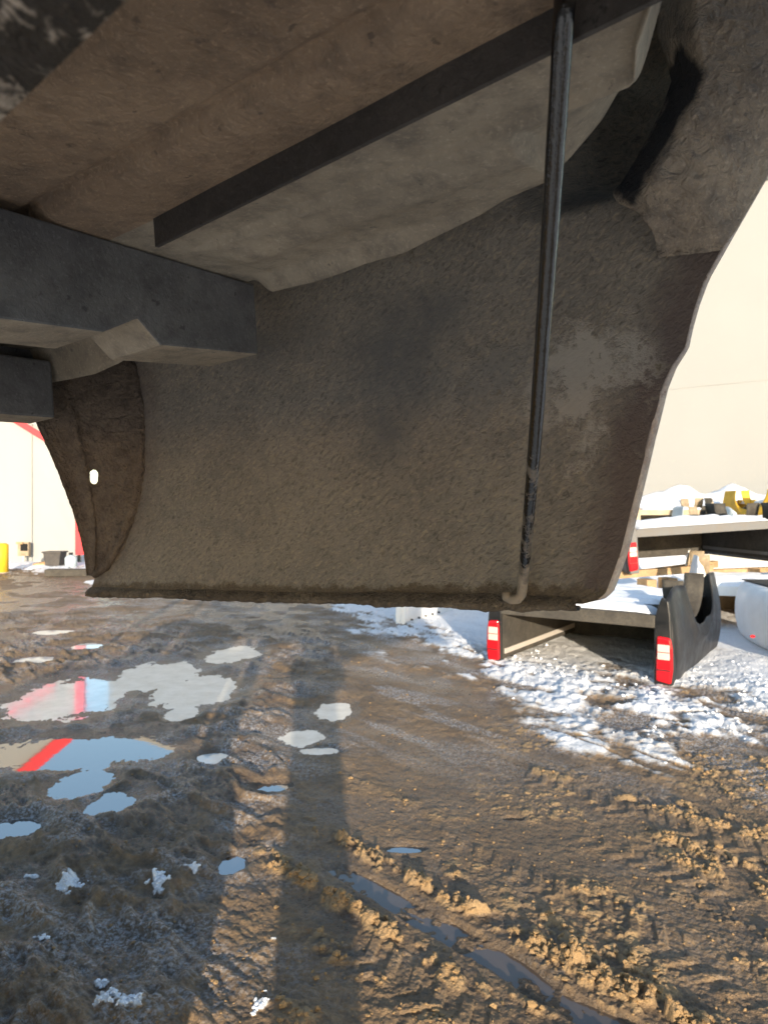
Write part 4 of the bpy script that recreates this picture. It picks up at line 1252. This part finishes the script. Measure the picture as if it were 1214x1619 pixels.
for f0, r in ((-1.05, .33), (-2.45, .26)):
    for n0 in (-.50, .50):
        c = fp(f0, n0, r + .02)
        w_ = disc('tyre', c - FN * .11, FN, r, .22, M['black'], fk, 28); bevel(w_, .03)
        disc('rim', c - FN * .118 if n0 < 0 else c + FN * .11, FN, r * .55, .008, M['fl_yellow'], w_, 20)
tube('steering_column', [fp(-1.22, 0, 1.1), fp(-1.45, 0, 1.3)], .025, M['black'], fk)

# ------------------------------------------------------------------ the person holding the camera, standing behind the viewpoint
def person():
    px, py = .045, -.47
    J = {'pel': (0, 0, .95), 'spine': (0, .0, 1.15), 'chest': (0, .0, 1.35), 'neck': (0, .02, 1.50), 'head': (0, .05, 1.60), 'crown': (0, .05, 1.71)}
    V = []; E = []; Rr = []
    def add(p, r, par=None):
        V.append(p); Rr.append(r)
        if par is not None: E.append((par, len(V) - 1))
        return len(V) - 1
    pel = add((0, 0, .95), (.17, .12)); sp = add((0, 0, 1.13), (.16, .115), pel); ch = add((0, .0, 1.34), (.19, .125), sp)
    nk = add((0, .02, 1.47), (.062, .062), ch); hd = add((0, .035, 1.57), (.082, .10), nk); cr = add((0, .03, 1.67), (.078, .095), hd)
    for s in (-1, 1):
        hip = add((s * .072, 0, .86), (.10, .10), pel); kn = add((s * .068, .02, .50), (.078, .075), hip); an = add((s * .066, -.01, .11), (.06, .06), kn)
        he = add((s * .068, .03, .05), (.048, .05), an); to = add((s * .08, .17, .035), (.045, .035), he)
        sh = add((s * .19, .0, 1.40), (.07, .07), ch); el = add((s * .22, .16, 1.22), (.05, .05), sh); wr = add((s * .09, .33, 1.46), (.033, .03), el)
        pm = add((s * .07, .375, 1.53), (.036, .022), wr)
        for i in range(4):
            k0 = add((s * (.066 - .003 * i), .40, 1.575 - .02 * i), (.0095, .0095), pm)
            k1 = add((s * (.045 - .004 * i), .425, 1.585 - .02 * i), (.0085, .0085), k0)
            add((s * (.022 - .002 * i), .43, 1.583 - .02 * i), (.008, .008), k1)
        t0 = add((s * .05, .36, 1.565), (.011, .011), pm); add((s * .03, .375, 1.585), (.009, .009), t0)
    me = bpy.data.meshes.new('person'); me.from_pydata(V, E, []); me.update()
    o = bpy.data.objects.new('person', me); C.objects.link(o)
    md = o.modifiers.new('skin', 'SKIN'); md.use_smooth_shade = True
    sv = me.skin_vertices[0].data
    for i, r in enumerate(Rr):
        sv[i].radius = r; sv[i].use_root = (i == 0)
    ss = o.modifiers.new('sub', 'SUBSURF'); ss.levels = 1; ss.render_levels = 1
    k = NT('clothes'); g = k.n('ShaderNodeSeparateXYZ'); k.l(k.co, g.inputs[0])
    c = k.ramp(k.math('DIVIDE', g.outputs[2], 2.0), [(0, (.02, .018, .015)), (.06, (.03, .04, .07)), (.45, (.05, .05, .055)), (.735, (.45, .28, .2))])
    k.t.nodes[-1 if False else 0]
    for nd in k.t.nodes:
        if nd.bl_idname == 'ShaderNodeValToRGB': nd.color_ramp.interpolation = 'CONSTANT'
    me.materials.append(k.set(c, .85))
    o.location = (px, py, .03)
    tag(o, 'person in dark jacket and jeans standing under the bed, arms raised to a phone', 'person')
    return o
pe = person()
ph = box('phone', (0, -.06, CAMZ - .01), (.075, .009, .155), M['black'], None, None, .003)
tag(ph, 'black phone held upright in both hands under the bed', 'phone')

for o in bpy.data.objects:
    if '_world' in o: del o['_world']
